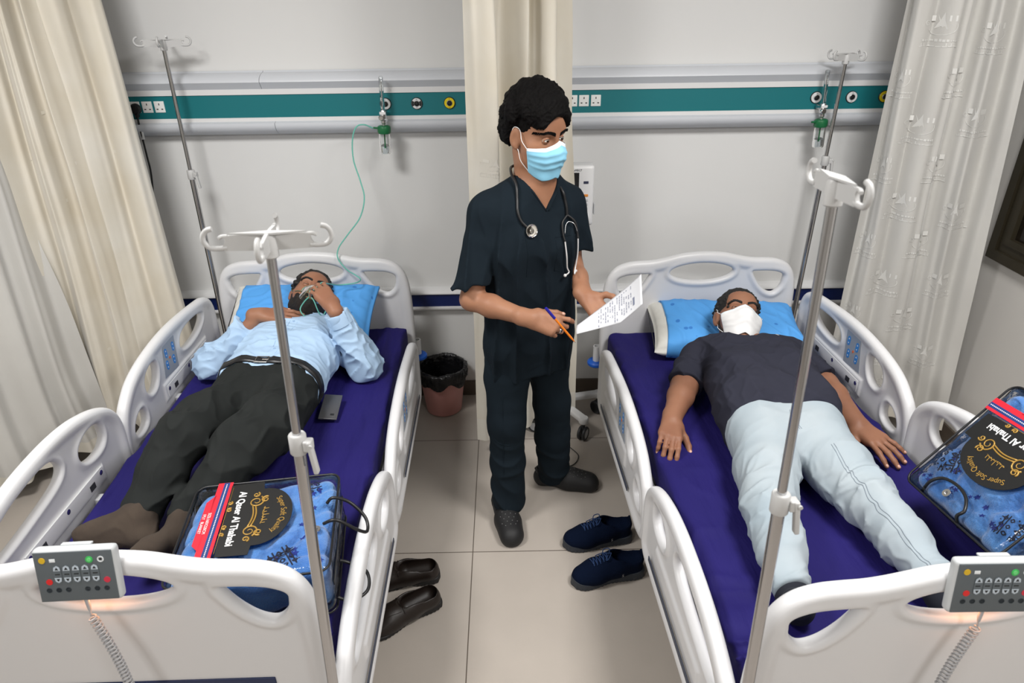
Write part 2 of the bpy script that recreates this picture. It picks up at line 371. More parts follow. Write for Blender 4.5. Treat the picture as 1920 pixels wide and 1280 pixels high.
def gas_outlet(x, ring, label, checker=False):
    r = empty('gas_outlet', (x, YF, 1.637), label=label, cat='gas outlet'); R = Matrix.Rotation(math.pi/2, 3, 'X')
    MB().lathe([(.027, 0), (.027, .006), (.025, .008), (.001, .008)], (0, 0, 0), 36, R).build('backplate', M_BLACK, parent=r)
    rm = mat('outlet_'+ring[0], ring[1], .35)
    mb = MB().lathe([(.0125, .0), (.024, .0), (.024, .0105), (.0225, .012), (.0125, .012), (.0125, 0)], (0, 0, 0), 36, R); mb.build('colour_ring', rm, parent=r)
    if checker:
        for s in (0, math.pi):
            MB().prism([(rr*math.cos(a+s), rr*math.sin(a+s)) for rr, aa in ((.0235, np.linspace(-.6, .6, 9)), (.0135, np.linspace(.6, -.6, 9))) for a in aa], R.to_4x4(), .0118, .0124).build('black_segment', M_BLACK, smooth=False, parent=r)
    MB().lathe([(.0135, 0), (.0135, .013), (.0105, .015), (.0105, .008), (.001, .008)], (0, 0, 0), 30, R).build('metal_collar', mat('outlet_steel', (.30, .30, .30), .3, .8) if 'outlet_steel' not in bpy.data.materials else bpy.data.materials['outlet_steel'], parent=r)
    MB().lathe([(.0075, .008), (.0075, .014), (.004, .0145), (.001, .0145)], (0, 0, 0), 20, R).build('socket_core', M_BLACK, parent=r)
    MB().box((0, -.0123, .0185), (.006, .0003, .0020)).build('upper_print', M_SLOT, smooth=False, parent=r); MB().box((0, -.0123, -.0185), (.009, .0003, .0014)).build('lower_print', M_SLOT, smooth=False, parent=r)
WH = ('white', (.70, .70, .70)); YE = ('yellow', (.78, .60, .01))
gas_outlet(-.556, WH, 'white round oxygen outlet behind the flowmeter above the left bed'); gas_outlet(-.410, WH, 'black and white round gas outlet above the left bed', True); gas_outlet(-.257, YE, 'yellow round vacuum outlet left of the middle curtain')
gas_outlet(1.462, WH, 'white round oxygen outlet behind the flowmeter above the right bed'); gas_outlet(1.629, WH, 'plain white round gas outlet above the right bed beside the pole'); gas_outlet(1.783, YE, 'yellow round vacuum outlet half behind the right curtain')
M_CLEAR = mat('clear_plastic', (.93, .96, .96), .05, trans=1, ior=1.25, spec=.5); M_GREEN = mat('cap_green', (.01, .13, .045), .35); M_STEEL = mat('steel', (.62, .62, .63), .25, 1)
M_TUBE = mat('tube_green', (.22, .62, .52), .2, trans=.35, ior=1.2)
def flowmeter(x, y, lean, label):
    r = empty('oxygen_flowmeter', (x, y, 1.61), label=label, cat='flowmeter'); r.rotation_euler = (0, lean, 0)
    MB().lathe([(.0095, .0), (.0095, .145), (.006, .150), (.001, .150)], (0, 0, .005), 20).build('flow_tube', M_CLEAR, parent=r)
    mb = MB()
    for i in range(12): mb.box((0, -.0098, .03+i*.009), (.008 if i % 2 else .005, .0004, .0007))
    mb.build('scale_marks', M_SLOT, smooth=False, parent=r)
    MB().lathe([(.003, 0), (.003, .12), (.001, .125)], (0, 0, .012), 8).build('inner_rod', M_STEEL, parent=r)
    MB().lathe([(.0135, -.028), (.015, -.024), (.015, .002), (.011, .010), (.001, .010)], (0, 0, .0), 20).box((.0, .03, -.010), (.020, .060, .018), bev=.003).lathe([(.001, -.060), (.008, -.060), (.008, -.052), (.012, -.048), (.012, -.036), (.006, -.034), (.006, -.02)], (0, 0, 0), 20).build('valve_body', M_STEEL, parent=r)
    MB().lathe([(.011, 0), (.012, .003), (.012, .014), (.009, .017), (.001, .017)], (-.006, -.014, -.022), 18, Matrix.Rotation(math.pi/2, 3, 'X')).build('valve_knob', mat('knob_chrome', (.7, .7, .7), .15, 1), parent=r)
    MB().box((0, -.0155, -.002), (.028, .001, .011)).build('flow_label', M_PLW, smooth=False, parent=r)
    MB().lathe([(.001, -.058), (.020, -.058), (.029, -.062), (.031, -.068), (.031, -.088), (.028, -.094), (.001, -.094)], (0, 0, 0), 32).build('bottle_cap', M_GREEN, parent=r)
    MB().lathe([(.0265, -.090), (.0265, -.178), (.024, -.186), (.001, -.188)], (0, 0, 0), 32).build('humidifier_bottle', M_CLEAR, parent=r)
    MB().lathe([(.0245, -.15), (.0245, -.176), (.022, -.183), (.001, -.184)], (0, 0, 0), 32).build('bottle_water', mat('water', (.75, .80, .84), .02, trans=1, ior=1.33) if 'water' not in bpy.data.materials else bpy.data.materials['water'], parent=r)
    MB().lathe([(.004, -.09), (.004, -.150), (.008, -.152), (.008, -.164), (.001, -.166)], (0, 0, 0), 12).build('dip_tube', M_GREEN, parent=r)
    MB().tube([(-.028, -.006, -.070), (-.048, -.010, -.068)], .0045, 10).build('outlet_nozzle', M_GREEN, parent=r)
flowmeter(-.560, 3.225, .03, 'oxygen flowmeter above the left bed with green tubing attached'); flowmeter(1.471, 3.225, -.06, 'oxygen flowmeter above the right bed with no tubing')
# ------------------------------------------------------------------ curtains
M_CUR = mat('curtain_warm_lit', (.62, .57, .47), .6, spec=.35, sheen=.3, bump=(9, .25, .01, (1, 1, .35)), noise=(3, (.68, .65, .58), .9)); M_CURW = mat('curtain_hem', (.66, .63, .56), .6)  # warm light put into the beige; same cloth as the greyer curtains
M_CUR_SHADE = mat('curtain_shaded', (.53, .52, .495), .6, spec=.35, sheen=.3, bump=(9, .3, .01, (1, 1, .4)), noise=(4, (.57, .56, .53), .7)); M_LOGO = mat('curtain_print', (.70, .695, .67), .35, spec=.6)  # same curtain cloth, greyer because shade is put into the colour
M_LOGOD = mat('curtain_print_beige', (.71, .68, .61), .35, spec=.6)
def plan(pts): return curve_pts([(x, y, 0) for x, y in pts], 24)
def curtain(name, top, bot, z0, z1, nf, amp, seed, label, mats, logos=(), par=None, wob=.012, hem=.09):
    rs = random.Random(seed); T = plan(top); B = plan(bot); nu, nz = 260, 46
    def arcl(P):
        L = [0]
        for a, b in zip(P[:-1], P[1:]): L.append(L[-1]+(b-a).length)
        return np.array(L)
    LT, LB = arcl(T), arcl(B); AT = np.array([tuple(p) for p in T]); AB = np.array([tuple(p) for p in B])
    ph = [rs.uniform(0, 6.28) for _ in range(6)]
    def S(s, z, off=0):
        t = (z-z0)/(z1-z0); w = s+.012*math.sin(3.1*z+ph[0]+5*s)
        P = []
        for L, A in ((LB, AB), (LT, AT)):
            q = s*L[-1]; c = np.array([np.interp(q, L, A[:, i]) for i in range(2)]); q2 = min(q+.01, L[-1]); q1 = q2-.01
            d = np.array([np.interp(q2, L, A[:, i])-np.interp(q1, L, A[:, i]) for i in range(2)]); P.append((c, d/np.linalg.norm(d)))
        c = P[0][0]*(1-t)+P[1][0]*t; d = P[0][1]*(1-t)+P[1][1]*t; d /= np.linalg.norm(d); n = np.array([d[1], -d[0]])
        a = amp*(1+.25*math.sin(2.2*z+ph[1])); f = 2*math.pi*nf*w
        h = a*(math.sin(f+ph[2]+.6*math.sin(f*.37+ph[5]))+.30*math.sin(2*f+ph[3]+.8*math.sin(1.4*z))+.08*math.sin(3.3*f+ph[4]))+wob*.3*math.sin(9*z+14*s+ph[5])
        lat = .35*amp*math.sin(f*.5+ph[4]+.5*z); p = c+n*(h+off)+d*lat
        return (p[0], p[1], z)
    V = [S(i/nu, z0+(z1-z0)*j/nz) for j in range(nz+1) for i in range(nu+1)]; n = nu+1
    F = [(j*n+i, j*n+i+1, (j+1)*n+i+1, (j+1)*n+i) for j in range(nz) for i in range(nu)]; mi = [1 if z0+(z1-z0)*(k//nu+.5)/nz < z0+hem else 0 for k in range(nu*nz)]
    def shp(poly, s0, zc, L, side):
        b = len(V); k = len(poly)
        for x, y in poly: V.append(S(min(max(s0+x/L, .002), .998), zc+y, .0022*side))
        F.append(tuple(range(b, b+k)) if side < 0 else tuple(range(b, b+k))[::-1]); mi.append(2)
    L = float(LB[-1])*1.0
    def rect(x, y, w, h): return [(x-w/2, y-h/2), (x+w/2, y-h/2), (x+w/2, y+h/2), (x-w/2, y+h/2)]
    for (s0, zc, sc, side) in logos:
        k = sc
        for q in (rect(-.022*k, .016*k, .018*k, .016*k), rect(.022*k, .016*k, .018*k, .016*k), [(-.010*k, .030*k), (-.002*k, .012*k), (.004*k, .034*k), (.006*k, .010*k), (.014*k, -.016*k), (0, -.006*k), (-.014*k, -.014*k), (-.004*k, .008*k)]): shp(q, s0, zc, L, side)
        A = [math.radians(a) for a in range(-160, 40, 20)]
        for a, b in zip(A[:-1], A[1:]):
            r1, r2 = .036*k, .0335*k; shp([(r1*math.cos(a), -.006*k+r1*.7*math.sin(a)), (r1*math.cos(b), -.006*k+r1*.7*math.sin(b)), (r2*math.cos(b), -.006*k+r2*.7*math.sin(b)), (r2*math.cos(a), -.006*k+r2*.7*math.sin(a))], s0, zc, L, side)
        for a0 in range(0, 360, 60):
            a = math.radians(a0); b = math.radians(a0+60); shp([(-.040*k+.008*k*math.cos(a), .004*k+.008*k*math.sin(a)), (-.040*k+.008*k*math.cos(b), .004*k+.008*k*math.sin(b)), (-.040*k+.006*k*math.cos(b), .004*k+.006*k*math.sin(b)), (-.040*k+.006*k*math.cos(a), .004*k+.006*k*math.sin(a))], s0, zc, L, side)
        rr = random.Random(int(s0*999)+int(zc*77))
        x = -.045
        while x < .045:
            w = rr.uniform(.003, .007); shp(rect(x*k, -.046*k+rr.uniform(-.001, .001), w*k, rr.uniform(.003, .008)*k), s0, zc, L, side); x += w+.0018
        x = -.050
        while x < .048:
            w = rr.uniform(.006, .014); shp(rect(x*k, -.062*k+rr.uniform(-.0015, .0015), w*k, .0028*k), s0, zc, L, side)
            if rr.random() < .6: shp(rect((x+.002)*k, -.058*k, .0022*k, .010*k), s0, zc, L, side)
            x += w+.001
    o = meshobj(name, V, F, mats, mi=mi, label=label, cat='curtain'); return o
rl = random.Random(5)
def grid(cols, z0, z1, dz, sc, side, st=.5): return [(s, z0+dz*i+(dz*st if c % 2 else 0)+rl.uniform(-.02, .02), sc, side) for c, s in enumerate(cols) for i in range(int((z1-z0)/dz)+1)]
curtain('curtain', [(-1.655, 3.06), (-1.76, 2.99), (-1.88, 3.02), (-2.05, 2.93)], [(-1.59, 3.02), (-1.74, 2.93), (-1.93, 2.93), (-2.20, 2.83)], .10, 2.96, 4.6, .042, 3, 'beige curtain gathered beside the left bed head', [M_CUR, M_CURW, M_LOGOD], grid((.12, .30, .47, .66, .83), .35, 1.5, .37, .85, 1), hem=.10)
curtain('curtain', [(-2.13, 2.90), (-2.22, 2.66), (-2.42, 2.3), (-2.7, 1.6), (-2.9, .8)], [(-2.03, 2.87), (-2.16, 2.65), (-2.36, 2.36), (-2.65, 1.6), (-2.85, .8)], .09, 2.96, 14, .032, 9, 'shaded curtain with hospital emblems at the far left, nearest the camera', [M_CUR_SHADE, M_CURW, M_LOGOD], grid((.05, .13, .21, .29), .30, 1.0, .37, 1.2, 1), hem=.05)
curtain('curtain', [(-.135, 2.74), (-.06, 2.76), (.01, 2.84), (.07, 2.90), (.16, 2.91), (.236, 3.0)], [(-.165, 2.73), (-.09, 2.77), (.0, 2.86), (.10, 2.90), (.2, 2.93), (.355, 2.99)], .10, 2.96, 3.4, .042, 14, 'cream curtain bunched in the middle behind the standing person', [M_CUR, M_CURW, M_LOGOD], grid((.16, .40, .85), .35, 1.75, .37, .8, 1), hem=.10)
curtain('curtain', [(1.615, 3.02), (1.70, 2.94), (1.82, 2.93), (1.96, 2.84)], [(1.655, 3.03), (1.80, 2.94), (1.98, 2.90), (2.20, 2.80)], .09, 2.96, 3.6, .028, 21, 'shaded curtain with hospital emblems right of the right bed', [M_CUR_SHADE, M_CURW, M_LOGO], grid((.13, .33, .52, .76), .33, 1.9, .36, 1.3, 1), hem=.05)
# ------------------------------------------------------------------ human anatomy helpers
A3 = lambda *v: np.array(v, float)
class Frame:
    """X = the person's right, Y = forward, Z = up"""
    def __init__(s, c, Y, up, sc=1):
        s.c = A3(*c); s.Y = vn(Y); up = vn(up); s.Z = vn(up-s.Y*(up@s.Y)); s.X = np.cross(s.Y, s.Z); s.s = sc
    def __call__(s, x, y, z): return s.c+s.s*(x*s.X+y*s.Y+z*s.Z)
    def R(s): return np.stack([s.X, s.Y, s.Z])
    def M(s): return Matrix(s.R().tolist()).transposed()
    def loc(s, P): return (P-s.c)@s.R().T/s.s
def trace(S, p, d, tmax=.3, off=0):
    """march from p along d to the surface; returns the point"""
    p = A3(*p); d = vn(d); t = 0
    for _ in range(60):
        v = float(S.ev((p+t*d)[None])[0]); t += v*.8
        if abs(v) < 2e-4 or t > tmax: break
    return p+(t-off)*d
def head_prims(f):
    s = f.s; R = f.R(); E = lambda c, r, k=.02: EL(f(*c), A3(*r)*s, R, k*s)
    C = lambda a, b, ra, rb, k=.015: RC(f(*a), f(*b), ra*s, rb*s, k*s)
    P = [E((0, -.015, .038), (.0755, .098, .086)), E((0, .022, -.02), (.064, .070, .085), .03),
         C((.036, .02, -.072), (.010, .070, -.102), .026, .022, .03), C((-.036, .02, -.072), (-.010, .070, -.102), .026, .022, .03),
         C((.048, .045, -.022), (.030, .062, -.045), .021, .02, .03), C((-.048, .045, -.022), (-.030, .062, -.045), .021, .02, .03),
         C((-.036, .076, .033), (.036, .076, .033), .0115, .0115, .02), E((0, .050, .055), (.056, .042, .045), .02),
         C((0, .085, .022), (0, .105, -.026), .0085, .0115, .014), C((.004, .100, -.028), (.0135, .091, -.031), .008, .0075, .008),
         C((-.004, .100, -.028), (-.0135, .091, -.031), .008, .0075, .008),
         C((-.017, .080, -.058), (.017, .080, -.058), .008, .008, .008), C((-.015, .079, -.068), (.015, .079, -.068), .0085, .0085, .008),
         E((0, .075, -.100), (.020, .018, .018), .015)]
    for sg in (1, -1):
        Ye = vn(f.Y*.25+f.X*sg); P.append(EL(f(.079*sg, -.006, -.002), A3(.0085, .019, .032)*s, np.stack([vn(f.X*sg+f.Y*.35), vn(f.Y-f.X*sg*.35), f.Z]), .008*s))
        P.append(C((.078*sg, -.004, -.024), (.077*sg, 0, -.030), .008, .007, .006))
    cuts = [EL(f(.032*g, .097, .010), A3(.020, .016, .0125)*s, R, .012*s) for g in (1, -1)]
    cuts += [EL(f(.0885*g, .001, -.002), A3(.006, .010, .019)*s, R, .004*s) for g in (1, -1)]
    return P, cuts
FING = [((.042, .026, .021), .0092, (.092, .030)), ((.046, .029, .022), .0094, (.097, .010)), ((.043, .027, .022), .0090, (.092, -.010)), ((.034, .020, .019), .0080, (.083, -.029))]
def hand_prims(w, f, n, t, curl, spread=(.12, .03, -.05, -.14), thumb=((.55, .75, -.25), (.85, .45, -.25), (.9, .3, -.3)), s=1., lens=None):
    """w wrist, f towards the fingers, n out of the back of the hand, t towards the thumb; curl = 4 x (mcp, pip, dip) radians"""
    w = A3(*w); f = vn(f); n = vn(n-f*(vn(n)@f)) if True else n; n = vn(A3(*n)-f*(A3(*n)@f)); tt = np.cross(f, n); t = tt if tt@A3(*t) > 0 else -tt
    G = lambda a, b, c: w+s*(a*f+b*t+c*n)
    P = [RC(G(-.035, 0, 0), G(.012, .004, 0), .024*s, .022*s, .02), RC(G(-.03, .010, 0), G(.012, .012, 0), .019*s, .018*s, .015), RC(G(-.03, -.010, 0), G(.012, -.010, 0), .019*s, .018*s, .015)]
    tips = []
    for i, (ls, r, (a, b)) in enumerate(FING):
        k = G(a, b, .002); P.append(RC(G(.012, b*.5, 0), k, .0145*s, .0118*s, .014)); P.append(RC(G(.02, b*.6, -.006), G(a-.012, b, -.008), .012*s, .0095*s, .014))
        ang = 0; p = k; sp = spread[i]; ds = vn(math.cos(sp)*f+math.sin(sp)*t)
        for j in range(3):
            ang += curl[i][j]; d = vn(math.cos(ang)*ds-math.sin(ang)*n); q = p+d*ls[j]*s
            r0 = r*(1.0, .93, .86)[j]*s; r1 = r*(.93, .86, .74)[j]*s
            P.append(RC(p, q, r0, r1, .005 if j else .007)); p = q
        tips.append((p, d, r*.8*s, vn(math.sin(ang)*ds+math.cos(ang)*n)))
    p = G(.022, .026, -.008); P.append(RC(G(.005, .012, -.004), p, .018*s, .0165*s, .015)); P.append(RC(p, G(.06, .024, -.006), .016*s, .010*s, .015))
    for j, (d, l, r0, r1) in enumerate(zip(thumb, (.042, .033, .026), (.0145, .0118, .0108), (.0118, .0108, .0085))):
        d = vn(d[0]*f+d[1]*t+d[2]*n); q = p+d*l*s; P.append(RC(p, q, r0*s, r1*s, .010 if j == 0 else .005)); p = q
    tips.append((p, d, .0095*s, vn(n+t*.6)))
    return P, tips, G
def nails(tips, skinmat, parent):
    for p, d, r, up in tips:
        mb = MB(); d = vn(d); up = vn(up-d*(up@d)); x = np.cross(d, up); R = Matrix(np.stack([x, d, up]).tolist()).transposed()
        mb.sphere(p-d*.002+up*r*.55, (r*.72, r*.95, r*.5), 10, R)
        mb.build('fingernail', skinmat, parent=parent, autos=False)
def hair_locks(f, n, seed, rad, length, region, base, lift=.0, wav=.35, k=.006):
    """short tapered locks laid over the scalp: region(x,y,z unit)->bool, base = scalp radii"""
    rs = random.Random(seed); out = []
    while len(out) < n:
        v = vn([rs.gauss(0, 1), rs.gauss(0, 1), rs.gauss(0, 1)])
        if not region(*v): continue
        p = A3(v[0]*base[0], v[1]*base[1]-.015, v[2]*base[2]+.038)
        d = vn(A3(v[0]*.4+rs.uniform(-wav, wav), .9 if v[2] > .3 else -.2, -.35+rs.uniform(-wav, wav))); d = vn(d-v*(d@v))
        L = length*rs.uniform(.6, 1.2); mid = p+d*L*.5+v*(lift+.004); q = p+d*L+v*lift*.4
        r = rad*rs.uniform(.7, 1.2)
        out += [RC(f(*p), f(*mid), r*f.s, r*.9*f.s, k), RC(f(*mid), f(*q), r*.9*f.s, r*.35*f.s, k)]
    return out
def eye_parts(f, body, parent, M, opened=.32, gaze=(0, 0), brow=True, sides=(1, -1), bt=.0030, bl=.042):
    for g in sides:
        c = f(.0315*g, .0755, .010); s = f.s; Rm = f.M()
        if opened > 0:
            mb = MB(); r = .0122*s; n = 28; V = []; gz = vn(A3(gaze[0], 1, gaze[1]))
            mb.sphere((0, 0, 0), r, n)
            mi = []
            for fc in mb.F:
                q = vn(np.mean([mb.V[i] for i in fc], 0)); a = math.degrees(math.acos(max(-1, min(1, q@gz))))
                mi.append(2 if a < 14 else 1 if a < 33 else 0)
            V = [A3(*c)+Rm@Vector(v) for v in mb.V]
            meshobj('eyeball', V, mb.F, [M['eyewhite'], M['iris'], M['pupil']], mi=mi, parent=parent)
        mb = MB(); r = .0134*s; n = 40; V = []; F = []; mi = []; rows = 30
        for i in range(rows+1):
            for j in range(n+1):
                az = math.radians(-80+160*j/n); el = math.radians(-80+160*i/rows)
                V.append(A3(*c)+Rm@(Vector((math.sin(az)*math.cos(el), math.cos(az)*math.cos(el), math.sin(el)))*r))
        for i in range(rows):
            for j in range(n):
                az = -80+160*(j+.5)/n; el = -80+160*(i+.5)/rows; w = max(0, 1-(az/62)**2); up = 52*opened*w; lo = -38*opened*w-(6 if opened == 0 else 0)
                if opened == 0:
                    lash = abs(el+16*w) < 5 and w > 0; F.append((i*(n+1)+j, i*(n+1)+j+1, (i+1)*(n+1)+j+1, (i+1)*(n+1)+j)); mi.append(1 if lash else 0)
                elif el > up or el < lo or w <= 0:
                    F.append((i*(n+1)+j, i*(n+1)+j+1, (i+1)*(n+1)+j+1, (i+1)*(n+1)+j)); mi.append(1 if (w > 0 and up < el < up+7) else 0)
        meshobj('eyelids', V, F, [M['skin'], M['lash']], mi=mi, parent=parent)
        if brow:
            mb = MB(); rs = random.Random(3)
            for q in range(26):
                u = q/25; x = .011+bl*u; z = .0285+.008*math.sin(min(u*1.5, 1)*math.pi/2)-.009*max(0, u-.55)*2
                for w in range(4):
                    zz = z+(w-1.5)*.0022*(1-.5*u); p = trace(body, f(x*g, .15, zz), -f.Y, off=0)
                    d = f.X*g*.9+f.Z*(.6-.9*u+rs.uniform(-.2, .2)); d = vn(d)
                    mb.tube([p-d*.001, p+d*.004*s+f.Y*.0008, p+d*.008*s+f.Y*.0006], [bt*.4*s, bt*.34*s, bt*.1*s], 5)
            mb.build('eyebrow', M['hair'], parent=parent, autos=False)
def face_mask(f, body, parent, name, mats, top=.0, width=.062, bottom=-.118, seed=1, straps=True, tent=.012, pl=.0035, cx=0):
    """pleated cloth mask: a grid wrapped round the lower face, hollow inside"""
    hull = Shape([RC(f(0, .088, -.012), f(0, .098, -.028), .014*f.s, .017*f.s, .03), EL(f(0, .030, -.045), A3(.064, .068, .080)*f.s, f.R(), .04), RC(f(0, .088, -.035), f(0, .072, -.100), .020*f.s, .020*f.s, .05)]+head_prims(f)[0][:8])
    nu, nv = 44, 40; V = []; F = []; W = waves(seed, 14/f.s, 4)
    for i in range(nv+1):
        v = i/nv
        for j in range(nu+1):
            u = -1+2*j/nu; bow = (1-abs(u)**1.5); z = top+.016*max(0, 1-abs(u)*2.4)-.004*abs(u)+(bottom-top+.028*abs(u)**2)*v-.010*(1-v)*abs(u)
            ang = (u*width/.062*1.02)*(1-.12*v); d = -(math.cos(ang)*f.Y+math.sin(ang)*f.X); o = f(cx, 0, z)-d*.25
            p = trace(hull, o, d, .6, off=.004)
            pleat = sum(pl*math.exp(-((v-c)/.05)**2) for c in (.22, .42, .62))*(1-.3*abs(u))*bow**.3
            crease = .0022*W(p[None]*1.)[0]+tent*math.exp(-((v-.4)/.3)**2)*math.exp(-(u/.5)**2)*.3
            V.append(p-d*(pleat+crease))
    n = nu+1; F = [(i*n+j, i*n+j+1, (i+1)*n+j+1, (i+1)*n+j) for i in range(nv) for j in range(nu)]
    mi = [1 if i < 4 else 0 for i in range(nv) for j in range(nu)]
    o = meshobj(name, V, F, mats, mi=mi, parent=parent)
    sd = o.modifiers.new('thick', 'SOLIDIFY'); sd.thickness = .0012; sd.offset = 1
    if straps:
        for j in (0, nu):
            mb = MB(); g = 1 if (V[j]-f.c)@f.X > 0 else -1; a = V[j+n]; b = V[nv*n-n+j-n]
            ear = [f(.079*g, .014, .022), f(.082*g, .004, .032), f(.083*g, -.014, .028), f(.082*g, -.022, .002), f(.080*g, -.014, -.026), f(.076*g, .008, -.034)]
            pts = [a]+[a*.5+ear[0]*.5+f.X*g*.008*f.s]+ear+[b*.5+ear[-1]*.5+f.X*g*.010*f.s, b]
            mb.tube(curve_pts(pts, 6), .0011*f.s, 6); mb.build('ear_loop', mats[-1], parent=o)
    return o
def torso_prims(fr, rows, k=.05):
    """rows: (z, half_offset, radius, forward)"""
    P = []
    for (z0, o0, r0, y0), (z1, o1, r1, y1) in zip(rows[:-1], rows[1:]):
        for g in (1, -1): P.append(RC(fr(o0*g, y0, z0), fr(o1*g, y1, z1), r0, r1, k))
        P.append(RC(fr(0, y0, z0), fr(0, y1, z1), r0*.97, r1*.97, k*.5))
    return P
def limb(pts, rs, k=.02): return [RC(a, b, ra, rb, k) for a, b, ra, rb in zip(pts[:-1], pts[1:], rs[:-1], rs[1:])]
def lerp(a, b, t): return A3(*a)*(1-t)+A3(*b)*t
SK = lambda name, c, c2: mat(name, c, rough=.5, noise=(9, c2, .7), bump=(220, .12, .002), sss=.08, spec=.35)
# ------------------------------------------------------------------ people
MEYE = dict(eyewhite=mat('eye_white', (.75, .72, .68), .25), iris=mat('iris_brown', (.045, .02, .010), .2), pupil=mat('pupil', (.004, .004, .004), .1), lash=mat('lashes', (.010, .007, .006), .7))
nail_m = mat('nail', (.62, .36, .27), .3)
def doctor():
    root = empty('person', (0, 0, 0), label='standing person in dark scrubs with blue face mask, writing with a pen', cat='person')
    M = dict(MEYE); M['skin'] = SK('skin_doctor', (.36, .178, .104), (.29, .132, .076)); M['hair'] = mat('hair_black', (.0035, .003, .003), .72, spec=.12, bump=(230, .8, .004, (1, 1, .35)))
    cloth = mat('scrubs_charcoal', (.0095, .0155, .0215), .9, spec=.12, bump=(900, .25, .0006), noise=(6, (.007, .0115, .0165), .6))
    hf = Frame((.105, 2.42, 1.645), (.66, -.73, -.16), (.02, 0, 1), 1.12); HP, HC = head_prims(hf)
    ch = Frame((.085, 2.41, 0), (.50, -.87, 0), (0, 0, 1))
    N = A3(.10, 2.425, 1.47); RS = A3(-.068, 2.355, 1.385); LS = A3(.222, 2.470, 1.385)
    RE = A3(-.135, 2.27, 1.085); RW = A3(.078, 2.15, 1.058); LE = A3(.255, 2.455, 1.135); LW = A3(.292, 2.29, 1.075)
    rows = [(.86, .070, .100, 0), (.98, .066, .092, 0), (1.10, .064, .090, .005), (1.25, .072, .098, .008), (1.36, .072, .090, 0)]
    T = torso_prims(ch, rows)+[RC(N+A3(.02, -.01, 0), RS, .055, .052, .05), RC(N, LS, .055, .052, .05)]
    neck = [RC(N-A3(0, 0, .03), hf(0, -.018, -.06), .060, .058, .03), RC(N, hf(0, .01, -.075), .045, .045, .03)]
    rh, rtips, rG = hand_prims(RW, (.955, -.16, -.22), (-.12, -.80, .58), (0, -.3, 1), [(.30, .75, .25), (.75, 1.05, .5), (.95, 1.15, .6), (1.05, 1.2, .6)], (.10, .03, -.03, -.08), ((.75, .42, -.5), (.93, .22, -.3), (.95, .05, -.3)), 1.02)
    lh, ltips, lG = hand_prims(LW, (.50, -.58, -.40), (.10, .42, -.90), (.85, .45, .25), [(.35, .35, .2), (.45, .45, .25), (.55, .55, .3), (.65, .65, .3)], thumb=((.55, .70, -.45), (.85, .2, -.5), (.95, -.1, -.3)))
    arms = limb([RS, lerp(RS, RE, .5), RE, lerp(RE, RW, .35), RW], [.052, .048, .040, .041, .027])+limb([LS, lerp(LS, LE, .5), LE, lerp(LE, LW, .35), LW], [.052, .047, .039, .040, .027])
    RH, RK, RA = A3(-.005, 2.40, .90), A3(-.015, 2.33, .50), A3(-.015, 2.33, .10); LH, LK, LA = A3(.145, 2.45, .90), A3(.185, 2.48, .50), A3(.205, 2.525, .10)
    legs = limb([RH, RK, RA], [.085, .055, .038])+limb([LH, LK, LA], [.085, .055, .038])
    legs += [RC(RA, (-.04, 2.345, .055), .036, .036), RC((-.04, 2.345, .04), (-.010, 2.19, .032), .026, .018), RC(LA, (.185, 2.53, .055), .036, .036), RC((.185, 2.53, .04), (.31, 2.505, .032), .026, .018)]
    body = Shape(HP+neck+[RC(p.a, p.b, p.ra-.004, p.rb-.004, p.k) for p in T]+arms+rh+lh+legs, HC)
    lo, hi = bounds(body.p); o = blob('body', body, .0034, lo, hi, M['skin'], parent=root, one=True)
    nails(rtips+ltips, nail_m, o); eye_parts(hf, body, root, M, .42, (-.05, -.22), bt=.0046, bl=.050)
    # hair: swept up and forward, shorter at the sides
    hb = [EL(hf(0, -.024, .050), A3(.082, .104, .092)*hf.s, hf.R(), .02), EL(hf(0, .012, .108), A3(.066, .078, .046)*hf.s, hf.R(), .03), EL(hf(.02, .055, .100), A3(.045, .032, .026)*hf.s, hf.R(), .02), EL(hf(0, -.075, .02), A3(.068, .055, .075)*hf.s, hf.R(), .02), EL(hf(-.030, .045, .105), A3(.036, .034, .026)*hf.s, hf.R(), .02)]
    reg = lambda x, y, z: z > -.35 and y < .45 and not (abs(x) > .5 and y > -.05 and z < .25)
    hb += hair_locks(hf, 150, 5, .0075, .055, reg, (.0775, .102, .093), .001, .16, .020)
    hb += hair_locks(hf, 120, 8, .010, .060, lambda x, y, z: z > .45 and y > -.6, (.070, .096, .108), .004, .22, .020)
    cuts = [EL(hf(0, .124, -.010), A3(.070, .074, .103)*hf.s, hf.R(), .008), EL(hf(0, .095, -.065), A3(.09, .085, .085)*hf.s, hf.R(), .008)]+[EL(hf(.085*g, .002, -.025), A3(.03, .028, .042)*hf.s, hf.R(), .006) for g in (1, -1)]
    hs = Shape(hb, cuts, [PL(hf(0, -.05, -.062), -hf.Z+hf.Y*.25)], disp=folds(4, 34, .0030, (1.6, .5, 1)))
    lo, hi = bounds(hs.p); blob('hair', hs, .0026, lo, hi, M['hair'], parent=root, one=True)
    face_mask(hf, body, root, 'face_mask', [mat('mask_blue', (.27, .60, .80), .75, bump=(700, .2, .0005)), mat('mask_edge_white', (.80, .86, .90), .7), mat('elastic_white', (.85, .85, .85), .6)], top=-.003)['label'] = 'light blue pleated mask'
    # scrub top
    tp = torso_prims(ch, [(.735, .083, .100, -.005), (.86, .080, .104, 0), (.98, .073, .100, .002), (1.10, .069, .099, .006), (1.25, .076, .108, .010), (1.36, .077, .098, 0)], .05)
    tp += [RC(N+A3(.02, -.01, .002), RS, .064, .065, .05), RC(N, LS, .064, .065, .05)]
    RM = lerp(RS, RE, .72)+A3(-.005, 0, 0); LM = lerp(LS, LE, .62)+A3(.012, 0, 0)
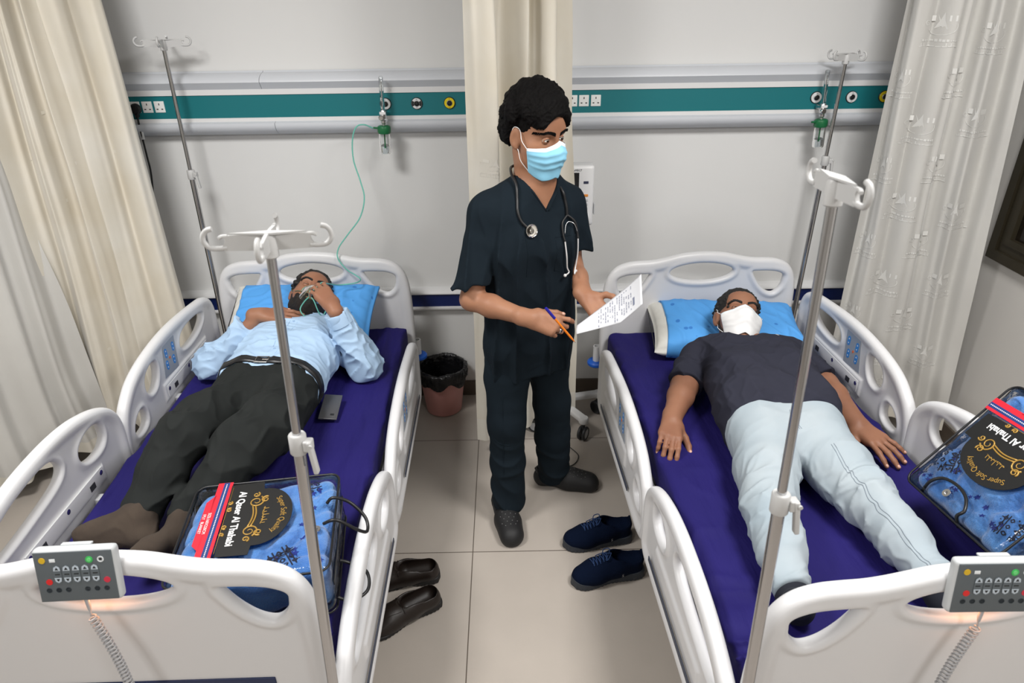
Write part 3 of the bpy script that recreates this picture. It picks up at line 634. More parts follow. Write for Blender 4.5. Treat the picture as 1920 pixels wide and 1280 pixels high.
    RQ = lerp(RS, RM, .45); LQ = lerp(LS, LM, .45); tp += [RC(RS, RQ, .062, .062, .035), RC(LS, LQ, .060, .061, .035)]
    tp += [CL(RC(RQ, RM+vn(RM-RS)*.06, .062, .065, .010), PL(RM+vn(RM-RS)*.03, RM-RS+A3(.05, 0, 0), .008)), CL(RC(LQ, LM+vn(LM-LS)*.06, .060, .064, .010), PL(LM+vn(LM-LS)*.02, LM-LS, .008))]
    w1 = folds(11, 3.4, .020, (1.2, 1.2, .35)); w2 = folds(12, 8, .007, (1, 1, .6)); wv = waves(13, 2.2)
    def disp(P): return (w1(P)+w2(P)+.004*wv(P))*np.clip((1.5-P[:, 2])*4, .25, 1)
    class VCut:
        k = .004
        def __call__(s, P):
            q = ch.loc(P); w = (q[:, 2]-1.395)*.62; d1 = np.abs(q[:, 0]+.020)-w; return np.maximum(d1*.85, -(q[:, 1]-.01))
    class NeckCut:
        k = .014
        def __call__(s, P): return RC(N-A3(0, 0, .03), hf(0, -.018, -.03), .064, .066)(P)
    top = Shape(tp, [VCut(), NeckCut(), RC(A3(-.052, 2.34, .72), A3(-.058, 2.34, .80), .004, .003, .003)], [PL((0, 0, .715), (0, 0, -1), .012)], disp)
    lo, hi = bounds(top.p); o = blob('scrub_top', top, .0045, lo, hi, cloth, parent=root)
    # V-neck facing, pocket seam, yoke seam as raised stitched bands
    mb = MB(); band = []
    for g in (1, -1):
        pts = []
        for i in range(9):
            z = 1.393+i*.0095; x = -.020+g*(z-1.393)*.64+g*.004; p = trace(top, ch(x, .28, z), -ch.Y, .4); pts.append(p-(-ch.Y)*-.0005)
        mb.tube(pts, .0032, 8)
    mb.build('neck_band', cloth, parent=o, autos=False)
    mb = MB()
    sm = [trace(top, ch(.100-.004*i/3, .25, 1.415-.03*i), -ch.Y, .4) for i in range(9)]
    mb.tube(curve_pts(sm, 4), .0013, 6)
    q = [(-.035, 1.30), (-.035, 1.17), (-.135, 1.17), (-.135, 1.30), (-.035, 1.30)]
    for a, b in zip(q[:-1], q[1:]): mb.tube([trace(top, ch(a[0]+(b[0]-a[0])*t, .25, a[1]+(b[1]-a[1])*t), -ch.Y, .4) for t in np.linspace(0, 1, 8)], .0012, 6)
    mb.build('pocket_seam', cloth, parent=o, autos=False)
    # trousers
    tr = torso_prims(ch, [(.80, .070, .098, 0), (.93, .066, .095, 0)], .05)
    tr += limb([RH+A3(0, 0, -.03), lerp(RH, RK, .5), RK, lerp(RK, RA, .5), RA+A3(0, -.012, -.005)], [.094, .088, .077, .071, .070], .03)
    tr += limb([LH+A3(0, 0, -.03), lerp(LH, LK, .5), LK, lerp(LK, LA, .5), LA+A3(-.005, .0, -.01)], [.092, .086, .076, .072, .070], .03)
    t1 = folds(21, 5, .010, (1, 1, .9)); t2 = waves(22, 3, 4, (1, 1, .4))
    trs = Shape(tr, [], [PL((0, 0, .034), (0, 0, -1), .008)], lambda P: t1(P)*np.clip(.35+(.45-P[:, 2])*2.2, .25, 1.1)+.004*t2(P))
    lo, hi = bounds(trs.p); o = blob('trousers', trs, .0045, lo, hi, cloth, parent=root)
    mb = MB(); pk = [trace(trs, A3(-.35, 2.25, z), (1, .05, 0), .6) for z in (.60, .52, .45)]
    pk2 = [trace(trs, A3(x, 2.0, z), (.0, 1, 0), 1.2) for x, z in ((-.075, .47), (-.055, .445), (-.03, .435), (.0, .432))]
    mb.tube(curve_pts(pk2, 5), .0022, 6)
    pk3 = [trace(trs, A3(-.028+.0*i, 2.0, .66-.05*i), (0, 1, 0), 1.2) for i in range(9)]; mb.tube(pk3, .0013, 6)
    mb.build('pocket_seam', cloth, parent=o, autos=False)
    # clogs
    cm = mat('clog_black', (.012, .012, .013), .6, bump=(300, .2, .0008)); cd = mat('clog_dot', (.10, .10, .10), .6)
    for nm, heel, toe in (('a', A3(-.045, 2.375, 0), A3(.010, 2.125, 0)), ('b', A3(.150, 2.545, 0), A3(.372, 2.500, 0))):
        f = Frame(heel, toe-heel, (0, 0, 1)); C = lambda a, b, ra, rb, k=.03: RC(f(*a), f(*b), ra, rb, k)
        pr = [C((.0, .01, .030), (.0, .13, .032), .040, .044), C((.008, .13, .034), (.008, .225, .030), .050, .046), C((-.012, .15, .032), (-.010, .215, .028), .044, .038), C((0, .12, .055), (.004, .20, .035), .038, .032), C((0, .0, .04), (0, .02, .055), .038, .034)]
        S = Shape(pr, [RC(f(0, .02, .085), f(0, .085, .095), .034, .036, .008)], [PL((0, 0, 0), (0, 0, -1), .008)])
        lo, hi = bounds(pr); o = blob('clog', S, .0035, lo, hi, cm, parent=root)
        mb = MB()
        for i in range(5):
            for j in range(3+i % 2):
                x = (j-1-.5*(i % 2))*.022; p = trace(S, f(x+.003, .135+.018*i, .2), (0, 0, -1), .3); mb.sphere(p, (.0028, .0028, .0012), 8)
        mb.build('vent_holes', cd, parent=o)
        MB().tube([f(-.044, .095, .05), f(-.046, .03, .075), f(-.030, -.015, .078), f(0, -.030, .078), f(.030, -.015, .078), f(.046, .03, .075), f(.044, .095, .05)], .007, 8).build('heel_strap', cm, parent=o)
    # ring
    ph = [q for q in rh if abs(q.ra-.0090*1.02) < 2e-4][0]; c = lerp(ph.a, ph.b, .55); d = vn(ph.b-ph.a)
    R = Vector(d).to_track_quat('Z', 'Y').to_matrix(); r = MB().lathe([(.0098, -.002), (.0112, -.002), (.0112, .002), (.0098, .002), (.0098, -.002)], c, 24, R)
    up = vn(A3(-.12, -.8, .58)-d*(A3(-.12, -.8, .58)@d)); R2 = Vector(up).to_track_quat('Z', 'Y').to_matrix(); r.lathe([(.001, 0), (.006, 0), (.0075, .003), (.006, .005), (.001, .0055)], c+up*.0095, 16, R2)
    r.build('ring', mat('silver', (.75, .75, .76), .2, 1), parent=root)
    return root, body, top, hf, ch, rtips, ltips, rG, lG


DOC = doctor(); tick('doctor')
def sub(P, d): return [RC(p.a, p.b, p.ra-d, p.rb-d, p.k) for p in P]
def seam(S, pts, d, r, n=6, tmax=.4): return curve_pts([trace(S, p, d, tmax) for p in pts], n), r
def patient_left():
    """bed-local coordinates: x across, y towards the headboard"""
    root = empty('person', (-.9459, 2.1056, 0), .0148, label='bearded patient in light blue shirt lying with a hand to the oxygen mask', cat='person')
    M = dict(MEYE); M['skin'] = SK('skin_left', (.33, .160, .095), (.26, .115, .070)); M['hair'] = mat('hair_dark', (.010, .008, .007), .6, bump=(240, .8, .003))
    beard_m = mat('beard', (.010, .007, .006), .75, bump=(420, .9, .004), noise=(60, (.022, .014, .010), .5))
    shirt = mat('shirt_blue', (.40, .55, .73), .75, spec=.2, bump=(800, .15, .0005), noise=(5, (.36, .51, .70), .5))
    hf = Frame((.030, .785, .830), (.38, -.47, .80), (.10, .87, .45), 1.08); HP, HC = head_prims(hf)
    N = A3(.045, .645, .735); RS = A3(-.135, .61, .722); LS = A3(.215, .565, .722)
    RE = A3(-.345, .47, .668); RW = A3(-.125, .545, .862); LE = A3(.325, .43, .668); LW = A3(.220, .440, .940)
    ch = Frame((.0, .07, .716), (.0, 0, 1), (.065, 1, .0))     # Z runs up the spine, Y out of the chest; X = person's left (+x)
    rows = [(-.02, .075, .092, 0), (.15, .070, .088, .01), (.32, .074, .095, .012), (.47, .078, .098, .012), (.52, .07, .085, .008)]
    T = torso_prims(ch, rows)+[RC(N, RS, .055, .055, .05), RC(N, LS, .055, .055, .05)]
    neck = [RC(N, hf(0, -.02, -.06), .056, .056, .03)]
    rh, rt, rG = hand_prims(RW, (.97, -.03, -.05), (0, -.25, 1), (0, 1, .2), [(.15, .25, .15), (.18, .28, .15), (.22, .3, .15), (.25, .3, .2)], thumb=((.6, .75, -.2), (.9, .4, -.25), (.95, .2, -.3)))
    lh, lt, lG = hand_prims(LW, (-.50, .60, .40), (.38, -.55, .74), (.3, 1, .6), [(.25, .65, .3), (.30, .65, .35), (.34, .65, .35), (.40, .7, .4)], (.10, .03, -.03, -.10), thumb=((.6, .45, -.5), (.85, .2, -.5), (.9, .05, -.4)))
    arms = limb([RS, RE, lerp(RE, RW, .35), RW], [.050, .038, .036, .026])+limb([LS, LE, lerp(LE, LW, .35), LW], [.050, .041, .041, .027])
    RH, RK, RA = A3(-.085, .03, .715), A3(-.125, -.30, .815), A3(-.195, -.495, .69); LH, LK, LA = A3(.085, .02, .715), A3(.085, -.33, .80), A3(-.045, -.515, .685)
    legs = limb([RH, RK, RA], [.085, .058, .038])+limb([LH, LK, LA], [.085, .058, .038])
    body = Shape(HP+neck+sub(T, .004)+arms+rh+lh+legs, HC); lo, hi = bounds(body.p)
    o = blob('body', body, .0034, lo, hi, M['skin'], parent=root, one=True); nails(rt+lt, nail_m, o)
    eye_parts(hf, body, root, M, 0, bt=.0036)
    # short hair and full beard
    hs = Shape([EL(hf(0, -.016, .048), A3(.082, .106, .092)*hf.s, hf.R(), .02)]+hair_locks(hf, 160, 15, .006, .018, lambda x, y, z: z > -.2 and y < .75, (.079, .103, .091), .002, .5), [EL(hf(0, .122, -.010), A3(.062, .062, .083)*hf.s, hf.R(), .008)]+[EL(hf(.082*g, .012, -.03), A3(.025, .030, .045)*hf.s, hf.R(), .006) for g in (1, -1)], [PL(hf(0, -.05, -.062), -hf.Z+hf.Y*.25)], folds(5, 60, .002))
    lo, hi = bounds(hs.p); blob('hair', hs, .0026, lo, hi, M['hair'], parent=root, one=True)
    s = hf.s; Q = lambda a, b, ra, rb, k=.02: RC(hf(*a), hf(*b), ra*s, rb*s, k)
    bp = [Q((.040, .018, -.070), (.010, .074, -.104), .033, .032), Q((-.040, .018, -.070), (-.010, .074, -.104), .033, .032), Q((.062, .012, -.02), (.044, .022, -.070), .016, .030), Q((-.062, .012, -.02), (-.044, .022, -.070), .016, .030), Q((0, .078, -.105), (0, .072, -.128), .026, .020), Q((.038, .060, -.050), (.024, .078, -.085), .022, .02), Q((-.038, .060, -.050), (-.024, .078, -.085), .022, .02), Q((-.024, .089, -.047), (.024, .089, -.047), .0075, .0075, .01)]
    bs = Shape(bp, [EL(hf(0, .10, -.012), A3(.04, .05, .028)*s, hf.R(), .01)], [], folds(6, 50, .0022, (1, 1, .5)))
    lo, hi = bounds(bs.p); blob('beard', bs, .0028, lo, hi, beard_m, parent=root)
    # shirt
    tp = torso_prims(ch, [(.06, .086, .104, .000), (.15, .085, .103, .012), (.32, .084, .106, .016), (.47, .084, .104, .012), (.52, .072, .088, .008)])
    tp += [RC(N, RS, .062, .068, .05), RC(N, LS, .062, .068, .05)]
    RC1 = lerp(RE, RW, .70); LC1 = lerp(LE, LW, .88)
    tp += limb([RS, lerp(RS, RE, .5), RE], [.066, .062, .060], .02)+[CL(RC(RE, RC1+vn(RW-RE)*.06, .058, .044, .02), PL(RC1, RW-RE, .004))]
    tp += limb([LS, lerp(LS, LE, .5), LE], [.066, .062, .058], .02)+[CL(RC(LE, LC1+vn(LW-LE)*.06, .058, .043, .02), PL(LC1, LW-LE, .004))]
    f1 = folds(31, 5, .011, (1, .7, 1)); f2 = folds(32, 13, .004); wv = waves(33, 2.5)
    class NC:
        k = .006
        def __call__(s, P): return RC(N+A3(0, -.02, .01), hf(0, -.01, -.02), .060, .075)(P)
    arm_amp = lambda P: 1+1.2*np.clip((np.abs(P[:, 0]-.04)-.17)*12, 0, 1)
    sh = Shape(tp, [NC()], [], lambda P: (f1(P)*.8+f2(P))*arm_amp(P)+.003*wv(P)); lo, hi = bounds(sh.p)
    o = blob('shirt', sh, .0042, lo, hi, shirt, parent=root)
    mb = MB()                                                 # placket, buttons, collar, cuffs
    for x in (-.016, .016): mb.tube([trace(sh, ch(x+.0, .35, z), -ch.Y, .5) for z in np.linspace(.15, .56, 24)], .0011, 6)
    mb.build('placket', shirt, parent=o, autos=False)
    for i, z in enumerate((.20, .28, .36, .44, .52)):
        p = trace(sh, ch(0, .35, z), -ch.Y, .5); MB().lathe([(.001, 0), (.0052, 0), (.0055, .001), (.0048, .0022), (.001, .0018)], p, 14, ch.M()@Matrix.Rotation(-math.pi/2, 3, 'X')).build('button', mat('button_blue', (.28, .42, .62), .35) if i == 0 else bpy.data.materials['button_blue'], parent=o)
    for g in (1, -1):
        V = []; F = []; nn = 16
        for i in range(nn+1):
            a = i/nn*2.75; c = N+A3(.004, .012, .022)
            for j, (rr, hh) in enumerate(((.066, .028), (.074, .018), (.088-.012*(i/nn)+.02*max(0, i/nn-.7), -.004-.02*max(0, i/nn-.6)))):
                d = A3(math.sin(a)*g, .35*math.cos(a), .9*-math.cos(a)); q = c+A3(.5*math.sin(a)*g*2*rr, math.cos(a)*rr*.35-hh*-.9, -math.cos(a)*rr*.95)
                V.append(q)
        for i in range(nn):
            for j in range(2): F.append((i*3+j, i*3+j+1, i*3+j+4, i*3+j+3))
        cc = meshobj('collar', V, F, shirt, parent=o); md = cc.modifiers.new('t', 'SOLIDIFY'); md.thickness = .0025
    for C0, d, r in ((RC1, RW-RE, .047), (LC1, LW-LE, .046)):
        R = Vector(d).to_track_quat('Z', 'Y').to_matrix(); c = C0-vn(d)*.055
        MB().lathe([(r+.0035, 0), (r+.0065, .003), (r+.003, .052), (r+.001, .056), (r-.004, .054), (r-.004, .0)], c, 40, R).build('cuff', shirt, parent=o)
    # trousers
    cl = mat('trousers_grey', (.019, .021, .0205), .9, spec=.15, bump=(900, .3, .0006), noise=(7, (.014, .016, .0155), .6))
    tr = torso_prims(ch, [(-.04, .082, .100, -.002), (.05, .080, .103, 0), (.085, .078, .103, .004)], .05)
    tr += limb([RH, lerp(RH, RK, .55)+A3(0, 0, .01), RK, lerp(RK, RA, .5), RA+A3(.003, .012, 0)], [.104, .088, .073, .061, .052], .03)
    tr += limb([LH, lerp(LH, LK, .55)+A3(.02, 0, .01), LK, lerp(LK, LA, .5), LA+A3(0, .012, 0)], [.106, .092, .077, .063, .052], .03)
    g1 = folds(41, 4, .016, (1, 1.3, 1)); g2 = folds(42, 10, .005)
    ts = Shape(tr, [], [PL(ch(0, 0, .105), ch.Z, .006), PL((0, 0, .603), (0, 0, -1), .01)], lambda P: g1(P)*np.clip(.4+(.1-P[:, 1])*2, .3, 1.1)+g2(P)); lo, hi = bounds(ts.p)
    ts.p = [p for p in ts.p]; o = blob('trousers', ts, .0042, lo, hi, cl, parent=root)
    bm_ = mat('belt_black', (.010, .010, .011), .35); V = []; F = []; n = 60
    ring = []
    for i in range(n):
        a = 2*math.pi*i/n; d = math.cos(a)*ch.X+math.sin(a)*ch.Y
        for z in (.083, .118):
            c = ch(0, 0, z); p = trace(sh, c+d*.5, -d, .6); q = trace(ts, c-ch.Z*(.03 if z > .1 else .005)+d*.5, -d, .6); r = max((p-c)@d, (q-c)@d)+.0025; V.append(c+d*r)
    F = [(2*i, 2*((i+1) % n), 2*((i+1) % n)+1, 2*i+1) for i in range(n)]
    b = meshobj('belt', V, F, bm_, parent=root); md = b.modifiers.new('t', 'SOLIDIFY'); md.thickness = .004; md.offset = 1
    bc = A3(*V[2*14]); bd = A3(*V[2*14+1]); up = vn(bd-bc); xx = vn(A3(*V[2*17])-A3(*V[2*13])); zz = np.cross(xx, up); R = Matrix(np.stack([xx, up, zz]).tolist()).transposed()
    c = (bc+bd)/2+zz*(.006 if zz[2] > 0 else -.006)+xx*.0; q = [c+xx*a+up*e for a, e in ((-.024, -.020), (.024, -.020), (.024, .020), (-.024, .020))]
    mb = MB(); mb.tube(q, .0024, 8, closed=True); mb.tube([c+xx*.002-up*.0, c+xx*.026], .0016, 6); mb.tube([c-xx*.045-up*.019, c-xx*.045+up*.019], .0026, 6); mb.build('buckle', mat('buckle_steel', (.55, .52, .48), .25, 1), parent=b)
    # brown socks
    sk = mat('sock_brown', (.055, .040, .029), .95, bump=(500, .4, .001), noise=(18, (.038, .027, .020), .7))
    for pr in ([RC(RA, RA+A3(-.005, -.03, .0), .042, .043, .02), RC(RA+A3(.0, -.02, -.01), A3(-.165, -.575, .648), .042, .036, .03), RC(A3(-.185, -.565, .655), A3(-.285, -.585, .668), .040, .038, .03), RC(A3(-.20, -.535, .69), A3(-.30, -.580, .690), .036, .028, .03), RC(A3(-.285, -.585, .675), A3(-.330, -.598, .690), .034, .023, .02), RC(A3(-.29, -.600, .655), A3(-.325, -.612, .665), .026, .020, .02)],
               [RC(LA, LA+A3(-.008, -.03, .0), .042, .042, .02), RC(LA+A3(.0, -.03, -.01), A3(-.060, -.60, .650), .042, .036, .03), RC(A3(-.06, -.59, .665), A3(-.095, -.665, .690), .038, .034, .03), RC(A3(-.095, -.665, .690), A3(-.115, -.700, .705), .033, .024, .02)]):
        S = Shape(pr, [], [PL((0, 0, .605), (0, 0, -1), .006)], folds(51, 14, .0022)); lo, hi = bounds(pr); blob('sock', S, .0035, lo, hi, sk, parent=root)
    return root, hf, lG, lt, body
PL_ = patient_left(); tick('left')
def patient_right():
    root = empty('person', (.9752, 2.0259, 0), .0408, label='patient in dark t-shirt and light jeans lying with arms at his sides, white face mask', cat='person')
    M = dict(MEYE); M['skin'] = SK('skin_right', (.285, .135, .080), (.23, .100, .060)); M['hair'] = mat('hair_short', (.010, .009, .008), .7, bump=(300, .8, .003))
    shirt = mat('tshirt_slate', (.030, .031, .045), .9, spec=.1, bump=(900, .2, .0005), noise=(5, (.026, .027, .040), .5))
    hf = Frame((.050, .60, .805), (-.02, -.62, .78), (.22, .8, .6), 1.12); HP, HC = head_prims(hf)
    N = A3(.030, .465, .735); RS = A3(-.165, .42, .722); LS = A3(.218, .395, .722)
    RE = A3(-.262, .275, .680); RW = A3(-.362, .085, .650); LE = A3(.288, .235, .685); LW = A3(.312, .005, .655)
    ch = Frame((-.02, -.12, .715), (.0, 0, 1), (.09, 1, .0))
    rows = [(-.02, .080, .098, 0), (.15, .080, .098, .02), (.30, .084, .105, .018), (.46, .090, .104, .010), (.54, .08, .088, .0)]
    T = torso_prims(ch, rows)+[RC(N, RS, .058, .058, .05), RC(N, LS, .058, .058, .05)]
    neck = [RC(N, hf(0, -.02, -.06), .064, .064, .03)]
    rh, rt, rG = hand_prims(RW, (-.30, -.94, -.05), (.12, 0, 1), (1, 0, 0), [(.30, .50, .25), (.35, .60, .3), (.42, .65, .35), (.50, .7, .35)], (.04, .01, -.01, -.03), ((.62, .62, -.35), (.85, .40, -.25), (.92, .25, -.3)), 1.10)
    lh, lt, lG = hand_prims(LW, (.26, -.96, -.06), (-.05, 0, 1), (-1, 0, 0), [(.12, .22, .12), (.12, .22, .12), (.14, .22, .12), (.16, .22, .12)], (.14, .0, -.18, -.38), ((.75, .60, -.25), (.93, .25, -.2), (.96, .1, -.2)), 1.14)
    arms = limb([RS, RE, lerp(RE, RW, .3), RW], [.056, .052, .050, .033])+limb([LS, LE, lerp(LE, LW, .3), LW], [.056, .053, .052, .034])
    RH, RK, RA = A3(-.110, -.15, .705), A3(-.208, -.445, .695), A3(-.262, -.735, .665); LH, LK, LA = A3(.058, -.15, .705), A3(.102, -.455, .700), A3(.134, -.745, .665)
    legs = limb([RH, RK, RA], [.085, .058, .040])+limb([LH, LK, LA], [.085, .058, .040])
    body = Shape(HP+neck+sub(T, .004)+arms+rh+lh+legs, HC); lo, hi = bounds(body.p)
    o = blob('body', body, .0034, lo, hi, M['skin'], parent=root, one=True); nails(rt+lt, nail_m, o)
    eye_parts(hf, body, root, M, .10, (0, -.3), bt=.0036)
    hs = Shape([EL(hf(0, -.014, .046), A3(.081, .105, .090)*hf.s, hf.R(), .02)]+hair_locks(hf, 200, 25, .005, .012, lambda x, y, z: z > -.3 and y < .8, (.078, .102, .089), .001, .6), [EL(hf(0, .122, -.012), A3(.064, .062, .082)*hf.s, hf.R(), .008)]+[EL(hf(.082*g, .012, -.03), A3(.025, .030, .045)*hf.s, hf.R(), .006) for g in (1, -1)], [PL(hf(0, -.05, -.062), -hf.Z+hf.Y*.25)], folds(5, 60, .002))
    lo, hi = bounds(hs.p); blob('hair', hs, .0026, lo, hi, M['hair'], parent=root, one=True)
    s = hf.s; Q = lambda a, b, ra, rb, k=.02: RC(hf(*a), hf(*b), ra*s, rb*s, k)
    bp = [Q((.037, .019, -.071), (.010, .072, -.103), .0275, .0235, .03), Q((-.037, .019, -.071), (-.010, .072, -.103), .0275, .0235, .03), Q((.060, .010, -.02), (.040, .020, -.070), .013, .026), Q((-.060, .010, -.02), (-.040, .020, -.070), .013, .026)]
    bs = Shape(bp, [], [], folds(6, 60, .0008)); lo, hi = bounds(bp); blob('beard', bs, .003, lo, hi, mat('stubble', (.045, .030, .024), .9, bump=(500, .8, .002)), parent=root)
    face_mask(hf, body, root, 'face_mask', [mat('mask_white', (.80, .80, .80), .8, bump=(500, .25, .0006)), bpy.data.materials['mask_edge_white'], bpy.data.materials['elastic_white']], top=.004, width=.058, seed=7, pl=.0022, tent=.016)['label'] = 'white cloth mask'
    tp = torso_prims(ch, [(.02, .098, .106, .004), (.15, .094, .108, .030), (.30, .090, .114, .030), (.46, .092, .108, .016), (.54, .08, .092, .002)])
    tp += [RC(N, RS, .066, .068, .05), RC(N, LS, .066, .068, .05)]
    RM = lerp(RS, RE, .92); LM = lerp(LS, LE, .88)
    tp += [RC(RS, lerp(RS, RM, .5), .066, .066, .03), CL(RC(lerp(RS, RM, .5), RM+vn(RE-RS)*.06, .066, .070, .012), PL(RM, RE-RS, .006)), RC(LS, lerp(LS, LM, .5), .066, .066, .03), CL(RC(lerp(LS, LM, .5), LM+vn(LE-LS)*.06, .066, .070, .012), PL(LM, LE-LS, .006))]
    f1 = folds(61, 3.5, .012, (1, .8, 1)); f2 = folds(62, 9, .004)
    class NC:
        k = .006
        def __call__(s, P): return RC(N+A3(0, .005, .03), hf(0, -.02, -.03), .078, .08)(P)
    sh = Shape(tp, [NC()], [PL(ch(0, 0, .012), -ch.Z+A3(0, 0, .15), .008), PL((0, 0, .602), (0, 0, -1), .01)], lambda P: f1(P)+f2(P)); lo, hi = bounds(sh.p)
    o = blob('t_shirt', sh, .0042, lo, hi, shirt, parent=root)
    MB().tube([N+A3(.076*math.cos(a)+.002, .012-.045*math.sin(a), .012+.068*math.sin(a)) for a in np.linspace(.0, math.pi, 24)], .0055, 8).build('neck_band', shirt, parent=o, autos=False)
    mb = MB(); q = [trace(sh, (.128+.006*i, .385-.0025*i+.004*math.sin(i*1.9), 1.1), (0, 0, -1), .6) for i in range(8)]; mb.tube(q, .0012, 6)
    mb.build('chest_print', mat('print_white', (.7, .7, .7), .6), smooth=False, parent=o)
    jm = mat('jeans_light', (.39, .44, .47), .9, spec=.15, bump=(700, .35, .0008), noise=(3.5, (.30, .37, .42), .8)); st = mat('jeans_stitch', (.22, .26, .30), .8)
    tr = torso_prims(ch, [(-.05, .086, .100, 0), (.04, .090, .104, 0), (.08, .086, .102, 0)], .05)
    tr += limb([RH, lerp(RH, RK, .5), RK, lerp(RK, RA, .5), RA+A3(0, .0, 0)], [.108, .094, .070, .064, .047], .03)
    tr += limb([LH, lerp(LH, LK, .5), LK, lerp(LK, LA, .5), LA+A3(0, .0, 0)], [.108, .095, .071, .065, .048], .03)
    g1 = folds(71, 5, .010, (.7, 1.6, 1)); g2 = folds(72, 12, .004, (.6, 1.3, 1)); near = lambda P: np.exp(-((P[:, 1]+.45)/.12)**2)+.9*np.exp(-((P[:, 1]+.70)/.07)**2)+.35
    ts = Shape(tr, [], [PL((0, 0, .603), (0, 0, -1), .01), PL((0, -.755, 0), (0, -1, 0), .008)], lambda P: (g1(P)+g2(P))*near(P)); lo, hi = bounds(ts.p)
    o = blob('jeans', ts, .0042, lo, hi, jm, parent=root)
    mb = MB()
    for off in (0, .006):
        pts = [A3(-.028-.01*math.sin(i/2), -.125-.09*i/6, 1.2)+A3(off, 0, 0) for i in np.linspace(0, 6, 30)]; mb.tube([trace(ts, p, (0, 0, -1), .6) for p in pts], .0012, 5)
        L = [lerp(A3(.035, -.30, 1.2), A3(.105, -.74, 1.2), t)+A3(off*1.2-.012*math.sin(t*3.1), 0, 0) for t in np.linspace(0, 1, 110)]
        mb.tube([trace(ts, p, (0, 0, -1), .65) for p in L], .0012, 5)
    mb.build('seam_stitching', st, parent=o, autos=False)
    sk = mat('sock_navy', (.012, .014, .022), .95)
    for A, d in ((RA, A3(-.035, 0, 0)), (LA, A3(.06, 0, 0))):
        pr = [RC(A+A3(0, .03, 0), A+A3(0, -.03, -.005), .040, .042, .02), RC(A+A3(0, -.03, -.01), A+A3(0, -.055, -.02), .042, .036, .02), RC(A+A3(0, -.055, -.015), A+d+A3(0, -.10, .055), .038, .034, .03), RC(A+d+A3(0, -.10, .055), A+d*1.3+A3(0, -.115, .090), .033, .022, .02)]
        S = Shape(pr, [], [PL((0, 0, .605), (0, 0, -1), .006)]); lo, hi = bounds(pr); blob('sock', S, .0045, lo, hi, sk, parent=root)
    return root, hf
PR_ = patient_right(); tick('right')
# ------------------------------------------------------------------ hospital beds
M_ABS = mat('bed_plastic', (.67, .67, .68), .36, spec=.45, bump=(900, .06, .0004)); M_FRAME = mat('bed_frame_white', (.62, .63, .64), .35, spec=.4); M_DARK = mat('bed_underframe', (.045, .045, .05), .5)
M_GREYPAD = mat('pad_grey', (.32, .35, .40), .4); M_KEYB = mat('key_blue', (.05, .24, .62), .4); M_KEYO = mat('key_orange', (.80, .16, .03), .4); M_KEYW = mat('key_white', (.75, .78, .80), .5)
def polysdf(poly, P):
    A = np.array(poly, float); B = np.roll(A, -1, 0); d = np.full(len(P), 9e9); s = np.ones(len(P))
    for a, b in zip(A, B):
        e = b-a; w = P-a; t = np.clip((w@e)/(e@e), 0, 1); d = np.minimum(d, ((w-t[:, None]*e)**2).sum(1))
        c1 = P[:, 1] >= a[1]; c2 = P[:, 1] < b[1]; c3 = e[0]*w[:, 1] > e[1]*w[:, 0]
        s = np.where((c1 & c2 & c3) | (~c1 & ~c2 & ~c3), -s, s)
    return s*np.sqrt(d)
class Panel:
    """moulded panel: outline with holes, thick rolled rim; u, v in plane, w through"""
    def __init__(s, outer, holes, t0=.011, t1=.021, rim=.045, hr=.020, ax='y', pads=()):
        s.lo = np.min(outer, 0)-.06; s.hi = np.max(outer, 0)+.06; s.g = .004; n = np.ceil((s.hi-s.lo)/s.g).astype(int)+1; s.n = n
        U, V = np.meshgrid(*[s.lo[i]+s.g*np.arange(n[i]) for i in (0, 1)], indexing='ij'); Q = np.stack([U.ravel(), V.ravel()], 1)
        s.do = polysdf(outer, Q).reshape(n); s.dh = np.min([polysdf(h, Q) for h in holes], 0).reshape(n) if holes else np.full(n, 9.)
        s.t0, s.t1, s.rim, s.hr, s.ax, s.pads = t0, t1, rim, hr, ax, pads
    def samp(s, G, u, v):
        x = np.clip((u-s.lo[0])/s.g, 0, s.n[0]-1.001); y = np.clip((v-s.lo[1])/s.g, 0, s.n[1]-1.001); i = x.astype(int); j = y.astype(int); a = x-i; b = y-j
        return (G[i, j]*(1-a)+G[i+1, j]*a)*(1-b)+(G[i, j+1]*(1-a)+G[i+1, j+1]*a)*b
    def ev(s, P, idx=None):
        u, w = (P[:, 0], P[:, 1]) if s.ax == 'y' else (P[:, 1], P[:, 0]); v = P[:, 2]
        do = s.samp(s.do, u, v); dh = s.samp(s.dh, u, v); d2 = np.maximum(do, -dh)
        def ext(d, t, r):
            a = d+r; b = np.abs(w)-t+r; return np.minimum(np.maximum(a, b), 0)+np.sqrt(np.maximum(a, 0)**2+np.maximum(b, 0)**2)-r
        r = ext(d2, s.t0, .008); r = smin(r, ext(np.maximum(d2, -(do+s.rim)), s.t1, .017), .022); r = smin(r, ext(np.maximum(d2, dh-s.hr), s.t1*.85, .014), .018)
        for (u0, u1, v0, v1, t) in s.pads: r = smin(r, ext(np.maximum(np.maximum(u0-u, u-u1), np.maximum(v0-v, v-v1)), t, .008), .010)
        return r
    def build(s, name, h, mats, **k):
        e = .05; lo = (s.lo[0], -e, s.lo[1]) if s.ax == 'y' else (-e, s.lo[0], s.lo[1]); hi = (s.hi[0], e, s.hi[1]) if s.ax == 'y' else (e, s.hi[0], s.hi[1])
        return blob(name, s, h, lo, hi, mats, **k)
def mir(h): return [(-x, y) for x, y in h][::-1]
HALF = [(.0, .982), (.055, .980), (.11, .974), (.16, .962), (.21, .951), (.255, .945), (.305, .943), (.355, .938), (.405, .920), (.440, .885), (.460, .835), (.470, .76), (.474, .62), (.470, .47), (.455, .40), (.425, .375), (.30, .370)]
OUT = smooth2d(mir(HALF)[:-1]+HALF, 4)
